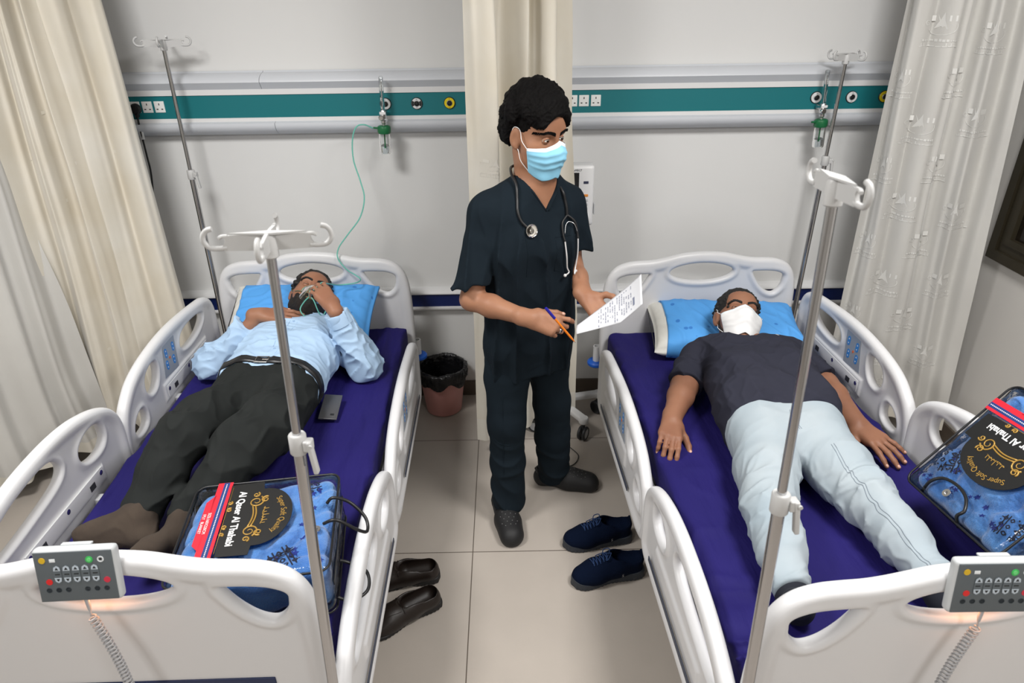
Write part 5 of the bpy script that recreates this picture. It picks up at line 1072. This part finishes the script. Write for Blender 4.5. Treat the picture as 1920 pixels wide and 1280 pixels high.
# ------------------------------------------------------------------ stethoscope, pen, paper
def doctor_things():
    _, body, top, hf, ch, tips, ltips, rG, lG = DOC
    S2 = Shape(top.p, top.cuts, top.clips, top.disp)
    def on(px, z, off=.006, fy=.35): return trace(S2, ch(px, fy, z), -ch.Y, .6, off)
    root = empty('stethoscope', (0, 0, 0), label='black stethoscope hanging round the neck of the standing person', cat='stethoscope')
    a = [on(.074, 1.350), on(.098, 1.378), on(.104, 1.412), on(.094, 1.445), ch(.082, .045, 1.490), ch(.072, -.005, 1.520), ch(.035, -.062, 1.530), ch(-.030, -.066, 1.530), ch(-.078, -.018, 1.515), ch(-.080, .035, 1.490)]
    b = [on(-.086, 1.455), on(-.092, 1.42), on(-.094, 1.395), on(-.094, 1.372)]
    MB().tube(curve_pts(a+b, 8), .0050, 10).build('black_tube', M_BLACK, parent=root, autos=False)
    y0 = on(-.094, 1.372, .008); L1 = [y0, on(-.070, 1.348, .010), on(-.064, 1.310, .010), on(-.066, 1.285, .010)]; L2 = [y0, on(-.117, 1.348, .010), on(-.126, 1.310, .010), on(-.126, 1.285, .012)]
    for L in (L1, L2): MB().tube(curve_pts(L, 6), .0040, 8).build('black_tube', M_BLACK, parent=root, autos=False)
    sp = [on(-.070, 1.312, .013), on(-.080, 1.340, .014), on(-.095, 1.350, .014), on(-.111, 1.340, .014), on(-.122, 1.312, .014)]; MB().tube(curve_pts(sp, 5), .0016, 6).build('spring', M_STEEL, parent=root, autos=False)
    st = mat('ear_tube_white', (.80, .80, .80), .25, .3)
    for g, L in ((1, [on(-.066, 1.290, .010), on(-.072, 1.230, .012), on(-.082, 1.180, .012), on(-.092, 1.158, .014), on(-.070, 1.152, .016)]), (-1, [on(-.126, 1.290, .012), on(-.126, 1.230, .014), on(-.120, 1.180, .014), on(-.106, 1.154, .014), on(-.124, 1.156, .016)])):
        MB().tube(curve_pts(L, 6), .0028, 8).build('ear_tube', st, parent=root, autos=False); MB().sphere(L[-1], .0065, 12).build('ear_tip', M_PLW, parent=root)
    c = on(.070, 1.345, .006); n = vn(ch.Y*.95+A3(0, 0, .28)); R = Vector(n).to_track_quat('Z', 'Y').to_matrix()
    MB().lathe([(.001, 0), (.020, 0), (.0235, .002), (.0235, .005), (.021, .0065), (.017, .005), (.008, .005), (.006, .009), (.001, .009)], c, 36, R).build('chest_piece', mat('chrome_bright', (.80, .78, .74), .12, 1), parent=root)
    # pen through the writing hand
    w = lambda a, b, c: rG(a, b, c)
    p1 = A3(.128, 2.075, 1.135); p0 = A3(.236, 2.105, .985); d = vn(p0-p1)
    root = empty('pen', (0, 0, 0), label='orange ballpoint pen with a blue cap end held in the hand', cat='pen'); om = mat('pen_orange', (.85, .22, .01), .25)
    R = Vector(d).to_track_quat('Z', 'Y').to_matrix(); L = np.linalg.norm(p0-p1)
    MB().lathe([(.001, .045), (.0040, .045), (.0040, L-.028), (.0036, L-.02), (.0012, L-.002), (.0005, L)], p1, 8, R).build('barrel', om, parent=root); MB().lathe([(.001, 0), (.0045, .001), (.0052, .006), (.0052, .056), (.001, .056)], p1, 16, R).build('cap', mat('pen_cap_blue', (.015, .012, .30), .3), parent=root)
    MB().lathe([(.0013, L-.003), (.0006, L+.004), (.0001, L+.005)], p1, 10, R).build('tip', M_STEEL, parent=root)
    # sheet of paper between both hands
    root = empty('paper_sheet', (0, 0, 0), label='white printed sheet of paper held between both hands', cat='paper')
    A = A3(.243, 2.135, 1.035); B = A3(.470, 2.185, 1.205); Cc = A3(.420, 2.135, 1.105); nu, nv = 30, 14; V = []
    e = B-A; n0 = vn(np.cross(e, Cc-A)); n0 = n0 if n0[2] > 0 else -n0
    wd = A3(-.012, -.115, -.062)
    for j in range(nv+1):
        for i in range(nu+1):
            u = i/nu; v = j/nv; ww = wd*(.28+.72*min(1, u*1.5)); V.append(A+e*u+ww*v-n0*.018*math.sin(math.pi*u)*1.0+n0*.020*max(0, u-.65)**2*8+n0*.006*math.sin(math.pi*v))
    n = nu+1; F = [(j*n+i, j*n+i+1, (j+1)*n+i+1, (j+1)*n+i) for j in range(nv) for i in range(nu)]
    sh = meshobj('sheet', V, F, mat('paper_white', (.66, .67, .70), .7), parent=root); md = sh.modifiers.new('t', 'SOLIDIFY'); md.thickness = .0006
    mb = MB(); rs = random.Random(2); g = lambda u, v: A+e*u+wd*(.28+.72*min(1, u*1.5))*v-n0*.018*math.sin(math.pi*u)+n0*.020*max(0, u-.65)**2*8+n0*.006*math.sin(math.pi*v)+n0*.0030
    for k in range(15):
        u = .34+.035*k
        v = .10
        while v < .85:
            dv = rs.uniform(.03, .10)
            if rs.random() < .6: mb.add([g(u, v), g(u+.008, v), g(u+.008, v+dv), g(u, v+dv)], [(0, 1, 2, 3)])
            v += dv+.02
    mb.add([g(.86, .55), g(.885, .55), g(.885, .80), g(.86, .80)], [(0, 1, 2, 3)])
    mb.build('printed_lines', mat('print_grey', (.20, .22, .30), .7), smooth=False, parent=sh)
doctor_things()
# ------------------------------------------------------------------ bagged blankets
def bag_mat():
    m = bpy.data.materials.new('clear_film'); m.use_nodes = True; nt = m.node_tree; nt.nodes.clear()
    o = nt.nodes.new('ShaderNodeOutputMaterial'); t = nt.nodes.new('ShaderNodeBsdfTransparent'); g = nt.nodes.new('ShaderNodeBsdfGlossy'); x = nt.nodes.new('ShaderNodeMixShader')
    f = nt.nodes.new('ShaderNodeFresnel'); f.inputs[0].default_value = 1.45; n = nt.nodes.new('ShaderNodeTexNoise'); n.inputs['Scale'].default_value = 34; n.inputs['Detail'].default_value = 4; b = nt.nodes.new('ShaderNodeBump'); b.inputs['Strength'].default_value = .65; b.inputs['Distance'].default_value = .006
    tc = nt.nodes.new('ShaderNodeTexCoord'); nt.links.new(tc.outputs['Object'], n.inputs[0]); nt.links.new(n.outputs[0], b.inputs['Height']); nt.links.new(b.outputs[0], g.inputs['Normal']); nt.links.new(b.outputs[0], f.inputs['Normal'])
    g.inputs['Roughness'].default_value = .08; t.inputs[0].default_value = (.97, .98, 1, 1); nt.links.new(f.outputs[0], x.inputs[0]); nt.links.new(t.outputs[0], x.inputs[1]); nt.links.new(g.outputs[0], x.inputs[2]); nt.links.new(x.outputs[0], o.inputs[0]); return m
M_FILM = bag_mat()
def blanket_bag(M4, seed, hand, label, ly=.030):
    root = empty('blanket_bag', (0, 0, 0), label=label, cat='blanket bag'); root.matrix_world = M4
    plush = mat('plush_blue', (.11, .31, .66), .95, spec=.1, sheen=.6, bump=(320, .8, .004), noise=(8, (.055, .18, .50), .8)) if 'plush_blue' not in bpy.data.materials else bpy.data.materials['plush_blue']
    hx, hy, hz = .205, .19, .085; f1 = folds(seed, 6.5, .024, (1, 1, .6)); w1 = waves(seed+1, 3.2, 5)
    S = Shape([BX((0, 0, 0), (hx-.009, hy-.009, hz-.010), .035)], [], [], lambda P: -f1(P)*.5+.004*w1(P)+.004)
    bl = blob('plush_blanket', S, .0055, (-hx-.03, -hy-.03, -hz-.03), (hx+.03, hy+.03, hz+.03), plush, parent=root)
    nv = bpy.data.materials.get('print_navy') or mat('print_navy', (.012, .030, .22), .9); bk = bpy.data.materials.get('print_black') or mat('print_black', (.012, .014, .030), .9)
    top = lambda x, y, o=.0012: trace(S, (x, y, .2), (0, 0, -1), .4, o)
    ms = MB(); rs = random.Random(seed)
    def star(x, y, r):
        ct = top(x, y); q = [(x+(r if k % 2 == 0 else r*.42)*math.cos(math.pi*k/5+.3), y+(r if k % 2 == 0 else r*.42)*math.sin(math.pi*k/5+.3)) for k in range(10)]; V = [ct]+[top(*p) for p in q]; ms.add(V, [(0, 1+k, 1+(k+1) % 10) for k in range(10)])
    for cx, cy in ((.145, .12), (.13, .06), (.125, .0), (.14, -.055), (.06, -.135), (-.07, -.135), (-.02, -.160), (.10, -.10), (.02, .155), (-.06, .16), (.165, -.14), (-.12, -.155)):
        for k in range(3): star(cx+rs.uniform(-.016, .016), cy+rs.uniform(-.018, .018), rs.uniform(.007, .0115))
    ms.build('star_print', nv, smooth=False, parent=bl); mm = MB()
    def motif(cx, cy, s, rot):
        c_, s_ = math.cos(rot), math.sin(rot)
        def seg(x0, y0, x1, y1, w=.0022):
            d = vn(A3(x1-x0, y1-y0, 0)); n = A3(-d[1], d[0], 0)*w; P = []
            for (x, y), sg in (((x0, y0), 1), ((x1, y1), 1), ((x1, y1), -1), ((x0, y0), -1)):
                X = x+sg*n[0]; Y = y+sg*n[1]; P.append(top(cx+s*(c_*X-s_*Y), cy+s*(s_*X+c_*Y)))
            mm.add(P, [(0, 1, 2, 3)])
        for q in (-.022, -.012, .012, .022): seg(q, -.034, q, .034, .0017); seg(-.034, q, .034, q, .0017)
        for a in (-.022, 0, .022):
            for b in (-.022, 0, .022): seg(a-.006, b, a, b+.006, .0016); seg(a, b+.006, a+.006, b, .0016); seg(a+.006, b, a, b-.006, .0016); seg(a, b-.006, a-.006, b, .0016)
    motif(.080, -.128, 1.15, .5); motif(.125, .145, .9, .2); motif(-.06, .150, .9, .1)
    mm.build('square_motif', bk, smooth=False, parent=bl)
    # label board: text reads along -y, its top is +x
    lb = [(-.125, -.065), (.125, -.055), (.128, .020), (.100, .022)]+[(.100*math.cos(a), .030+.075*math.sin(a)) for a in np.linspace(.15, math.pi-.15, 16)]+[(-.100, .022), (-.128, .018)]
    zt = hz+.0045; T = Matrix(((0, 1.12, 0, -.030), (-1.12, 0, 0, ly), (0, 0, 1, zt), (0, 0, 0, 1)))    # (s, t, n) -> local
    MB().prism(lb, T, 0, .0016).build('label_board', bpy.data.materials.get('label_black') or mat('label_black', (.008, .008, .008), .5), smooth=False, parent=root)
    lbo = root.children[-1]; gold = bpy.data.materials.get('label_gold') or mat('label_gold', (.42, .25, .055), .35, .3); wh = bpy.data.materials.get('label_white') or mat('label_white', (.80, .80, .80), .5)
    def txt(s, size, x, t, m, bold=0, sx=1, n='lettering', arcr=None, out=.0019, par=lbo):
        V, F = text_mesh(s, size, .0002, bold=bold, sx=sx)
        if arcr: V = [((arcr+v[1])*math.sin(v[0]/arcr), (arcr+v[1])*math.cos(v[0]/arcr)-arcr, v[2]) for v in V]
        return meshobj(n, [T@Vector((v[0]+x, v[1]+t, v[2]+out)) for v in V], F, m, smooth=False, parent=par)
    txt('Al Qaser Al Thahabi', .0255, 0, -.030, wh, .0006, .90); txt('Super Soft Quality', .021, 0, .083, gold, 0, .85, arcr=.105)
    mb = MB()
    for g in (1, -1):
        for (cx, cy, r0, turns, dr) in ((.052*g, .010, .020, 1.6, 1), (.058*g, .032, .011, 1.4, -1), (.078*g, .006, .009, 1.3, 1), (.030*g, -.052, .007, 1.4, -1), (.055*g, -.055, .006, 1.3, 1)):
            P = []
            for i in range(28):
                t = i/27; a = turns*2*math.pi*t*dr*g+(.5 if g > 0 else 2.6); r = r0*(1-.8*t); P.append(T@Vector((cx+r*math.cos(a), cy+r*math.sin(a), .0022)))
            mb.tube(P, [.0028*(1-.6*i/27) for i in range(28)], 5)
    for t in (.004, .011): mb.tube([T@Vector((x, t+.006*math.sin((x+.035)/.07*math.pi), .0022)) for x in np.linspace(-.038, .038, 9)], .0024, 5)
    mb.tube([T@Vector((x, -.0585+.00*x, .0020)) for x in (-.115, .115)], .0007, 5)
    mb.build('gold_scrollwork', gold, parent=lbo, autos=False)
    mb = MB()
    for k, (x0, h) in enumerate(((-.026, .010), (-.014, .006), (-.004, .013), (.006, .005), (.015, .011), (.024, .007))):
        mb.tube(curve_pts([T@Vector((x0-.004, .036, .0022)), T@Vector((x0, .033, .0022)), T@Vector((x0+.003, .036, .0022)), T@Vector((x0+.002, .036+h, .0022))], 4), .0010, 5)
    mb.tube([T@Vector((x, .034+.002*math.sin(x*150), .0022)) for x in np.linspace(-.030, .030, 14)], .0010, 5); mb.build('gold_script', gold, parent=lbo, autos=False)
    # red and navy ribbon down the left
    red = bpy.data.materials.get('ribbon_red') or mat('ribbon_red', (.60, .012, .03), .6); nvr = bpy.data.materials.get('ribbon_navy') or mat('ribbon_navy', (.012, .035, .16), .6)
    rb = MB().box((-.122, 0, zt+.0010), (.042, 2*hy-.01, .0012)).prism([(-.160, -.060), (-.160, .105), (-.138, .135), (-.138, -.085)], Matrix.Identity(4), zt+.0006, zt+.0016).build('red_ribbon', red, smooth=False, parent=root)
    MB().box((-.118, 0, zt+.0018), (.016, 2*hy-.012, .0006)).build('navy_stripe', nvr, smooth=False, parent=rb)
    mb = MB(); [mb.box((-.118, -hy+.012+i*.0062, zt+.0023), (.0028, .0034, .0004)) for i in range(58)]; mb.build('white_dashes', wh, smooth=False, parent=rb)
    T2 = Matrix(((0, 1, 0, 0), (-1, 0, 0, 0), (0, 0, 1, zt), (0, 0, 0, 1)))
    for s, dx, sz in (('SIZE:160X220CM', -.1400, .0118), ('1PLY   BLANKET', -.1530, .0112)):
        V, F = text_mesh(s, sz, .0002, sx=.95); meshobj('lettering', [T2@Vector((v[0]-.02, v[1]+dx, v[2]+.0023)) for v in V], F, wh, smooth=False, parent=rb)
    # clear film, black piping, zip, grommet, cord handles
    S3 = Shape([BX((0, 0, 0), (hx, hy, hz), .022)], [], [], lambda P: .0025*waves(seed+5, 7)(P)+.0018*waves(seed+6, 16)(P)); blob('clear_cover', S3, .0065, (-hx-.02, -hy-.02, -hz-.02), (hx+.02, hy+.02, hz+.02), M_FILM, parent=root)
    pk = bpy.data.materials.get('piping_black') or mat('piping_black', (.010, .010, .011), .35); rr = [(math.copysign(hx-.03, cx)+.03*math.cos(a), math.copysign(hy-.03, cy)+.03*math.sin(a)) for cx, cy, a0 in ((1, 1, 0), (-1, 1, 90), (-1, -1, 180), (1, -1, 270)) for a in np.radians(np.linspace(a0, a0+90, 7))]
    for z in (hz-.006, -hz+.006): MB().tube([(x*1.004, y*1.004, z) for x, y in rr], .0034, 8, closed=True).build('black_piping', pk, parent=root, autos=False)
    MB().box((hx+.0015, 0, .005), (.003, 2*hy-.05, .016), bev=.001).build('zip', pk, parent=root)
    MB().lathe([(.005, 0), (.012, 0), (.012, .003), (.005, .003), (.005, 0)], (hx-.045, -.045, hz+.001), 24).build('grommet', M_STEEL, parent=root)
    for L in hand: MB().tube(curve_pts(L, 8), .0048, 8).build('cord_handle', pk, parent=root, autos=False)
    return root
B0 = Matrix.Rotation(.0148, 4, 'Z'); B0.translation = (-.9459, 2.1056, 0); B1 = Matrix.Rotation(.0408, 4, 'Z'); B1.translation = (.9752, 2.0259, 0)
ML = B0@Matrix.Translation((.236, -.690, .708))@Matrix.Rotation(math.radians(7), 4, 'Z')@Matrix.Rotation(math.radians(2), 4, 'X')
blanket_bag(ML, 100, [[(.180, .055, .086), (.20, .06, .100), (.245, .050, .085), (.285, .025, .045), (.290, -.015, .030), (.265, -.030, .055), (.215, -.030, .098), (.178, -.028, .088)], [(.208, -.055, -.03), (.235, -.055, -.045), (.280, -.075, -.065), (.285, -.13, -.075), (.245, -.165, -.070), (.208, -.165, -.05)]], 'clear bagged blue blanket lying flat at the foot of the left bed')
e1 = vn(A3(.445, -.375, .985)-A3(.225, -.405, .745)); e2 = vn(A3(.18, -.79, .735)-A3(.225, -.405, .745)); e2 = vn(e2-e1*(e2@e1)); nn = np.cross(e2, e1)
cc = A3(.225, -.405, .745)+e1*.205+e2*.19-nn*.085
MR = B1@Matrix(((-e1[0], e2[0], nn[0], cc[0]), (-e1[1], e2[1], nn[1], cc[1]), (-e1[2], e2[2], nn[2], cc[2]), (0, 0, 0, 1)))
blanket_bag(MR, 120, [[(.209, .04, .06), (.19, .04, .094), (.165, .045, .098), (.135, .01, .094), (.125, -.04, .092), (.135, -.085, .094), (.165, -.105, .094), (.2, -.12, .07)]], 'clear bagged blue blanket leaning on the raised rail of the right bed', -.020)
tick('bags')
# ------------------------------------------------------------------ shoes, bin, phone, monitor
def sole_pts(L, w, s=1):
    H = [(-.50, 0), (-.48, .26), (-.38, .36), (-.20, .34), (0, .33), (.18, .42), (.34, .46), (.45, .34), (.50, .12), (.50, -.05), (.43, -.30), (.28, -.42), (.10, -.40), (-.10, -.34), (-.30, -.36), (-.44, -.33), (-.49, -.18)]
    return smooth2d([(x*L, y*w*s) for x, y in H], 6)
class Sole:
    k = .006
    def __init__(s, poly, z0, z1, r=.004): s.poly = poly; s.z0, s.z1, s.r = z0, z1, r; s.c = A3(0, 0, (z0+z1)/2); s.r0 = r
    def __call__(s, P):
        d = polysdf(s.poly, P[:, :2]); a = d+s.r; b = np.abs(P[:, 2]-(s.z0+s.z1)/2)-(s.z1-s.z0)/2+s.r
        return np.minimum(np.maximum(a, b), 0)+np.sqrt(np.maximum(a, 0)**2+np.maximum(b, 0)**2)-s.r
def shoe(kind, heel, toe, side, label, group=None):
    heel = Vector((*heel, 0)); toe = Vector((*toe, 0)); d = toe-heel; root = empty('loafer' if kind == 'loafer' else 'sneaker', (heel+toe)/2, math.atan2(d.y, d.x), label=label, cat='shoe'); L = .285 if kind == 'loafer' else .300
    root.scale = (1.06, 1.12, 1.1) if kind == 'loafer' else (1.0, 1.08, 1.0); poly = sole_pts(L, .105, side); inn = sole_pts(L*.93, .088, side)
    if kind == 'loafer':
        um = bpy.data.materials.get('leather_brown') or mat('leather_brown', (.014, .009, .007), .42, bump=(180, .25, .0012)); sm = bpy.data.materials.get('sole_black') or mat('sole_black', (.012, .011, .011), .6)
        up = [Sole(inn, .012, .045, .012), RC((-.098, 0, .050), (-.02, 0, .048), .036, .036, .03), RC((-.02, 0, .044), (.055, 0, .034), .040, .040, .03), RC((.055, 0, .030), (.098, .004*side, .022), .038, .030, .03)]
        cut = [RC((-.094, 0, .086), (-.008, 0, .092), .0345, .031, .004), RC((-.098, 0, .058), (-.02, 0, .052), .031, .031, .003)]; st = .018; top = .074
    else:
        um = bpy.data.materials.get('knit_navy') or mat('knit_navy', (.0025, .006, .019), .95, spec=.1, bump=(320, .7, .0015)); sm = bpy.data.materials.get('sole_slate') or mat('sole_slate', (.028, .034, .044), .6)
        up = [Sole(inn, .020, .050, .012), RC((-.105, 0, .075), (-.03, 0, .082), .037, .039, .03), RC((-.03, 0, .068), (.055, 0, .052), .045, .044, .03), RC((.055, 0, .046), (.108, .004*side, .038), .042, .034, .03), RC((-.025, 0, .105), (.010, 0, .092), .026, .026, .02), RC((-.125, 0, .090), (-.130, 0, .118), .020, .010, .02)]
        cut = [RC((-.100, 0, .130), (-.040, 0, .134), .036, .034, .004), RC((-.104, 0, .100), (-.035, 0, .090), .032, .034, .003)]; st = .034; top = .1
    S = Shape([RC((0, 0, .03), (0, 0, .031), .001, .001)], cut); S.p = up
    class Raw:
        def ev(s, P, idx=None):
            r = None
            for q in up: v = q(P); r = v if r is None else smin(r, v, q.k)
            for c in cut: r = smax(r, -c(P), c.k)
            return smax(r, .012-P[:, 2], .003)
    b = (-L/2-.03, -.085, -.01); e = (L/2+.03, .085, .15); u = blob('upper', Raw(), .0030, b, e, um, parent=root)
    class SoleS:
        def ev(s, P, idx=None):
            z1 = st+.010*np.clip((-P[:, 0]-.02)/.10, 0, 1)+(.010*np.clip((P[:, 0]-.10)/.04, 0, 1) if kind != 'loafer' else 0); d = polysdf(poly, P[:, :2]); lug = .0015*np.sin(P[:, 0]*420)*(P[:, 2] < st*.5)
            arch = .006*np.exp(-((P[:, 0]+.02)/.03)**2) if kind == 'loafer' else 0
            a = d+.006-lug; bb = np.maximum(P[:, 2]-z1, .0+arch-P[:, 2])+.006; return np.minimum(np.maximum(a, bb), 0)+np.sqrt(np.maximum(a, 0)**2+np.maximum(bb, 0)**2)-.006
    blob('sole', SoleS(), .0035, b, e, sm, parent=root)
    tr = lambda x, y, o=.0008: trace(Raw(), (x, y, .2), (0, 0, -1), .25, o)
    if kind == 'loafer':
        mb = MB(); mb.tube([tr(.012, y) for y in np.linspace(-.038, .038, 12)], .0016, 6)
        for g in (1, -1): mb.tube([tr(x, g*(.030-.1*(x-.02))) for x in np.linspace(.02, .10, 10)], .0010, 5)
        mb.build('apron_seam', um, parent=u, autos=False)
        MB().prism([(-.022, -.032), (.008, -.030), (.008, .030), (-.022, .032)], Matrix.Translation((.022, 0, .083)), -.012, -.009).build('vamp_strap', um, parent=u) if 0 else None
    else:
        lm = bpy.data.materials.get('lace_navy') or mat('lace_navy', (.008, .03, .10), .8); mb = MB()
        for i in range(5):
            x = .010+.013*i
            mb.tube([tr(x, y, .002)+A3(.010*abs(y)/.02*0+y*.15, 0, .001) for y in np.linspace(-.020, .020, 7)], .0022, 6); mb.tube([tr(x+.006, y, .003)+A3(-y*.25, 0, .001) for y in np.linspace(-.018, .018, 7)], .0020, 6)
        for g in (1, -1): mb.tube(curve_pts([tr(.0, 0, .004), tr(-.004, .012*g, .018), tr(.012, .026*g, .020), tr(.018, .018*g, .006), tr(.004, .004*g, .004)], 6), .0018, 6)
        mb.tube(curve_pts([tr(.0, 0, .004), tr(.02, -.02, .006), tr(.045, -.030, .004)], 5), .0018, 6)
        mb.build('laces', lm, parent=u, autos=False)
        V, F = text_mesh('S', .020, .0003); g = 1 if side > 0 else -1
        for gg in (1, -1):
            p = trace(Raw(), (-.045, .12*gg, .052), (0, -gg, 0), .25, .0006); meshobj('side_logo', [(p[0]-gg*v[0], p[1]+gg*.0008, p[2]+v[1]) for v in V], F, bpy.data.materials.get('logo_silver') or mat('logo_silver', (.6, .6, .6), .4), smooth=False, parent=u)
        MB().box((-.030, 0, .088), (.010, .012, .004)).build('size_label', M_PLW, parent=u) if 0 else None
shoe('loafer', (-.302, 1.835), (-.515, 1.700), 1, 'brown leather slip-on shoe nearer the camera, under the left bed'); shoe('loafer', (-.305, 1.965), (-.575, 1.925), -1, 'brown leather slip-on shoe farther from the camera, under the left bed')
shoe('sneaker', (.522, 1.972), (.240, 1.918), 1, 'navy sneaker beside the right bed, nearer the camera'); shoe('sneaker', (.500, 2.165), (.232, 2.115), -1, 'navy sneaker beside the right bed, behind the other one')
def waste_bin():
    root = empty('waste_bin', (-.370, 3.212, 0), label='pink plastic bin with a black liner between bed and curtain', cat='bin'); pm = mat('bin_pink', (.56, .27, .25), .45, noise=(6, (.50, .23, .21), .5))
    MB().lathe([(.001, .004), (.092, .002), (.098, .006), (.130, .275), (.128, .277), (.096, .010), (.001, .008)], (0, 0, 0), 56).build('bucket', pm, parent=root)
    lm = mat('liner_black', (.008, .008, .009), .22, bump=(35, .9, .012)); V = []; n = 120; prof = [(.1325, .215), (.1345, .235), (.1355, .262), (.1335, .280), (.1265, .283), (.1215, .270), (.112, .20), (.100, .10), (.080, .03), (.001, .025)]
    w = waves(3, 5, 5)
    for k, (r, z) in enumerate(prof):
        for i in range(n):
            a = 2*math.pi*i/n; wr = .006*math.sin(9*a+k)+.004*math.sin(23*a+2*k)+.003*math.sin(41*a); dr = (abs(wr)*.9 if k < 4 else wr*.5-.002)*(1 if k < 9 else 0)
            zz = z+(-.022*abs(math.sin(2.5*a))-.012*math.sin(7*a) if k == 0 else .004*math.sin(5*a+1) if k in (3, 4) else 0); V.append(((r+dr)*math.cos(a), (r+dr)*math.sin(a), zz))
    F = [(k*n+i, k*n+(i+1) % n, (k+1)*n+(i+1) % n, (k+1)*n+i) for k in range(len(prof)-1) for i in range(n)]; meshobj('bin_liner', V, F, lm, parent=root)
waste_bin()
def phone():
    root = empty('mobile_phone', (-.9459, 2.1056, 0), .0148, label='grey mobile phone lying on the sheet beside the bearded patient', cat='phone')
    c = Vector((.232, .155, .628)); R = Matrix.Rotation(.02, 3, 'Z')@Matrix.Rotation(.12, 3, 'X')@Matrix.Rotation(.12, 3, 'Y')
    MB().box(c, (.072, .150, .008), R=R, bev=.003).build('phone_body', mat('phone_grey', (.16, .16, .165), .3, .6), parent=root); MB().box(c+R@Vector((0, 0, .0042)), (.066, .144, .0008), R=R).build('phone_back', mat('phone_back', (.10, .10, .105), .25, .4), smooth=False, parent=root)
    MB().box(c+R@Vector((.015, -.050, .005)), (.014, .010, .001), R=R, bev=.0003).build('camera_lens', M_BLACK, parent=root)
phone()
def monitor():
    root = empty('patient_monitor', (.28, 3.06, 0), label='white vital signs monitor on a wheeled stand behind the standing person', cat='monitor'); x1 = .125; z0, z1 = 1.112, 1.392
    MB().box((x1-.145, .03, (z0+z1)/2), (.29, .09, z1-z0), bev=.016).build('monitor_case', M_PLW, parent=root); MB().box((x1-.190, -.0165, (z0+z1)/2), (.235, .003, .235), bev=.001).build('screen', mat('screen_black', (.006, .006, .007), .1), parent=root) if 0 else MB().box((x1-.178, -.0165, (z0+z1)/2-.004), (.215, .003, .228), bev=.001).build('screen', mat('screen_black', (.006, .006, .007), .1), parent=root)
    for z, m in ((.185, M_KEYNAVY), (.125, M_ORG), (.103, M_GREYK), (.083, M_GREYK), (.063, M_GREYK), (.043, M_GREYK)): MB().box((x1-.038, -.0165, z0+z+.02), (.022, .003, .011), bev=.001).build('button', m, parent=root)
    MB().lathe([(.001, .022), (.013, .022), (.017, .016), (.018, 0), (.001, 0)], (x1-.040, -.015, z0+.038), 28, Matrix.Rotation(math.pi/2, 3, 'X')).build('dial', mat('dial_white', (.7, .72, .74), .3, .2), parent=root)
    V, F = text_mesh('uMEC7', .013, .0002); meshobj('lettering', [(x1-.078+v[0], -.0155-.0003-v[2], z1-.020+v[1]) for v in V], F, M_SLOT, smooth=False, parent=root)
    MB().lathe([(.017, .14), (.017, 1.12), (.001, 1.12)], (-.02, .03, 0), 24).build('stand_pole', M_PLW, parent=root)
    MB().box((x1+.008, .03, z0+.07), (.006, .03, .05), bev=.002).build('side_clip', M_GREYK, parent=root)
    for a in (-1.02, -.0+.22, 1.7, 2.7, 3.9):
        d = Vector((math.cos(a), math.sin(a), 0)); L = .235 if a < 1 else .17; R = Matrix.Rotation(a, 3, 'Z')
        if a > 1 and math.sin(a) > 0 and .03+L*math.sin(a) > .20: L = .17
        leg = MB().box(Vector((-.02, .03, .122))+d*L*.5, (L, .045, .030), R=R, bev=.010).lathe([(.024, 0), (.026, .004), (.026, .026), (.022, .032), (.001, .033)], Vector((-.02, .03, .104))+d*L, 24).build('stand_leg', M_PLW, parent=root)
        R2 = Matrix.Rotation(a+.5, 3, 'Z')@Matrix.Rotation(math.pi/2, 3, 'Y')
        for q in (.013, -.013):
            c = Vector((-.02, .03, .038))+d*L+R2@Vector((0, 0, q)); c.z = .038
            wl = MB().lathe([(.026, -.008), (.034, -.008), (.038, -.004), (.038, .004), (.034, .008), (.026, .008), (.026, -.008)], c, 28, R2).build('castor_wheel', M_TYRE, parent=leg); MB().lathe([(.001, -.006), (.0262, -.006), (.0262, .006), (.001, .006)], c, 24, R2).build('wheel_hub', M_GREYK, parent=wl)
        MB().lathe([(.009, .030), (.009, .108)], Vector((-.02, .03, 0))+d*L, 12).build('castor_fork', M_TYRE, parent=leg)
M_KEYNAVY = mat('button_navy', (.03, .035, .07), .4); M_ORG = mat('button_orange', (.70, .25, .04), .4); M_GREYK = mat('button_grey', (.50, .51, .52), .4); M_TYRE = mat('tyre_grey', (.035, .037, .040), .5)
monitor()
def floor_cable():
    pts = [(.20, 3.0, .004), (.16, 2.80, .004), (.21, 2.68, .004), (.30, 2.66, .004), (.345, 2.74, .004), (.30, 2.83, .004), (.26, 2.95, .004)]
    MB().tube(curve_pts(pts, 8), .0025, 6).build('floor_cable', M_TYRE, autos=False, label='thin grey cable looped on the floor behind the standing person', cat='cable')
floor_cable()
tick('things')
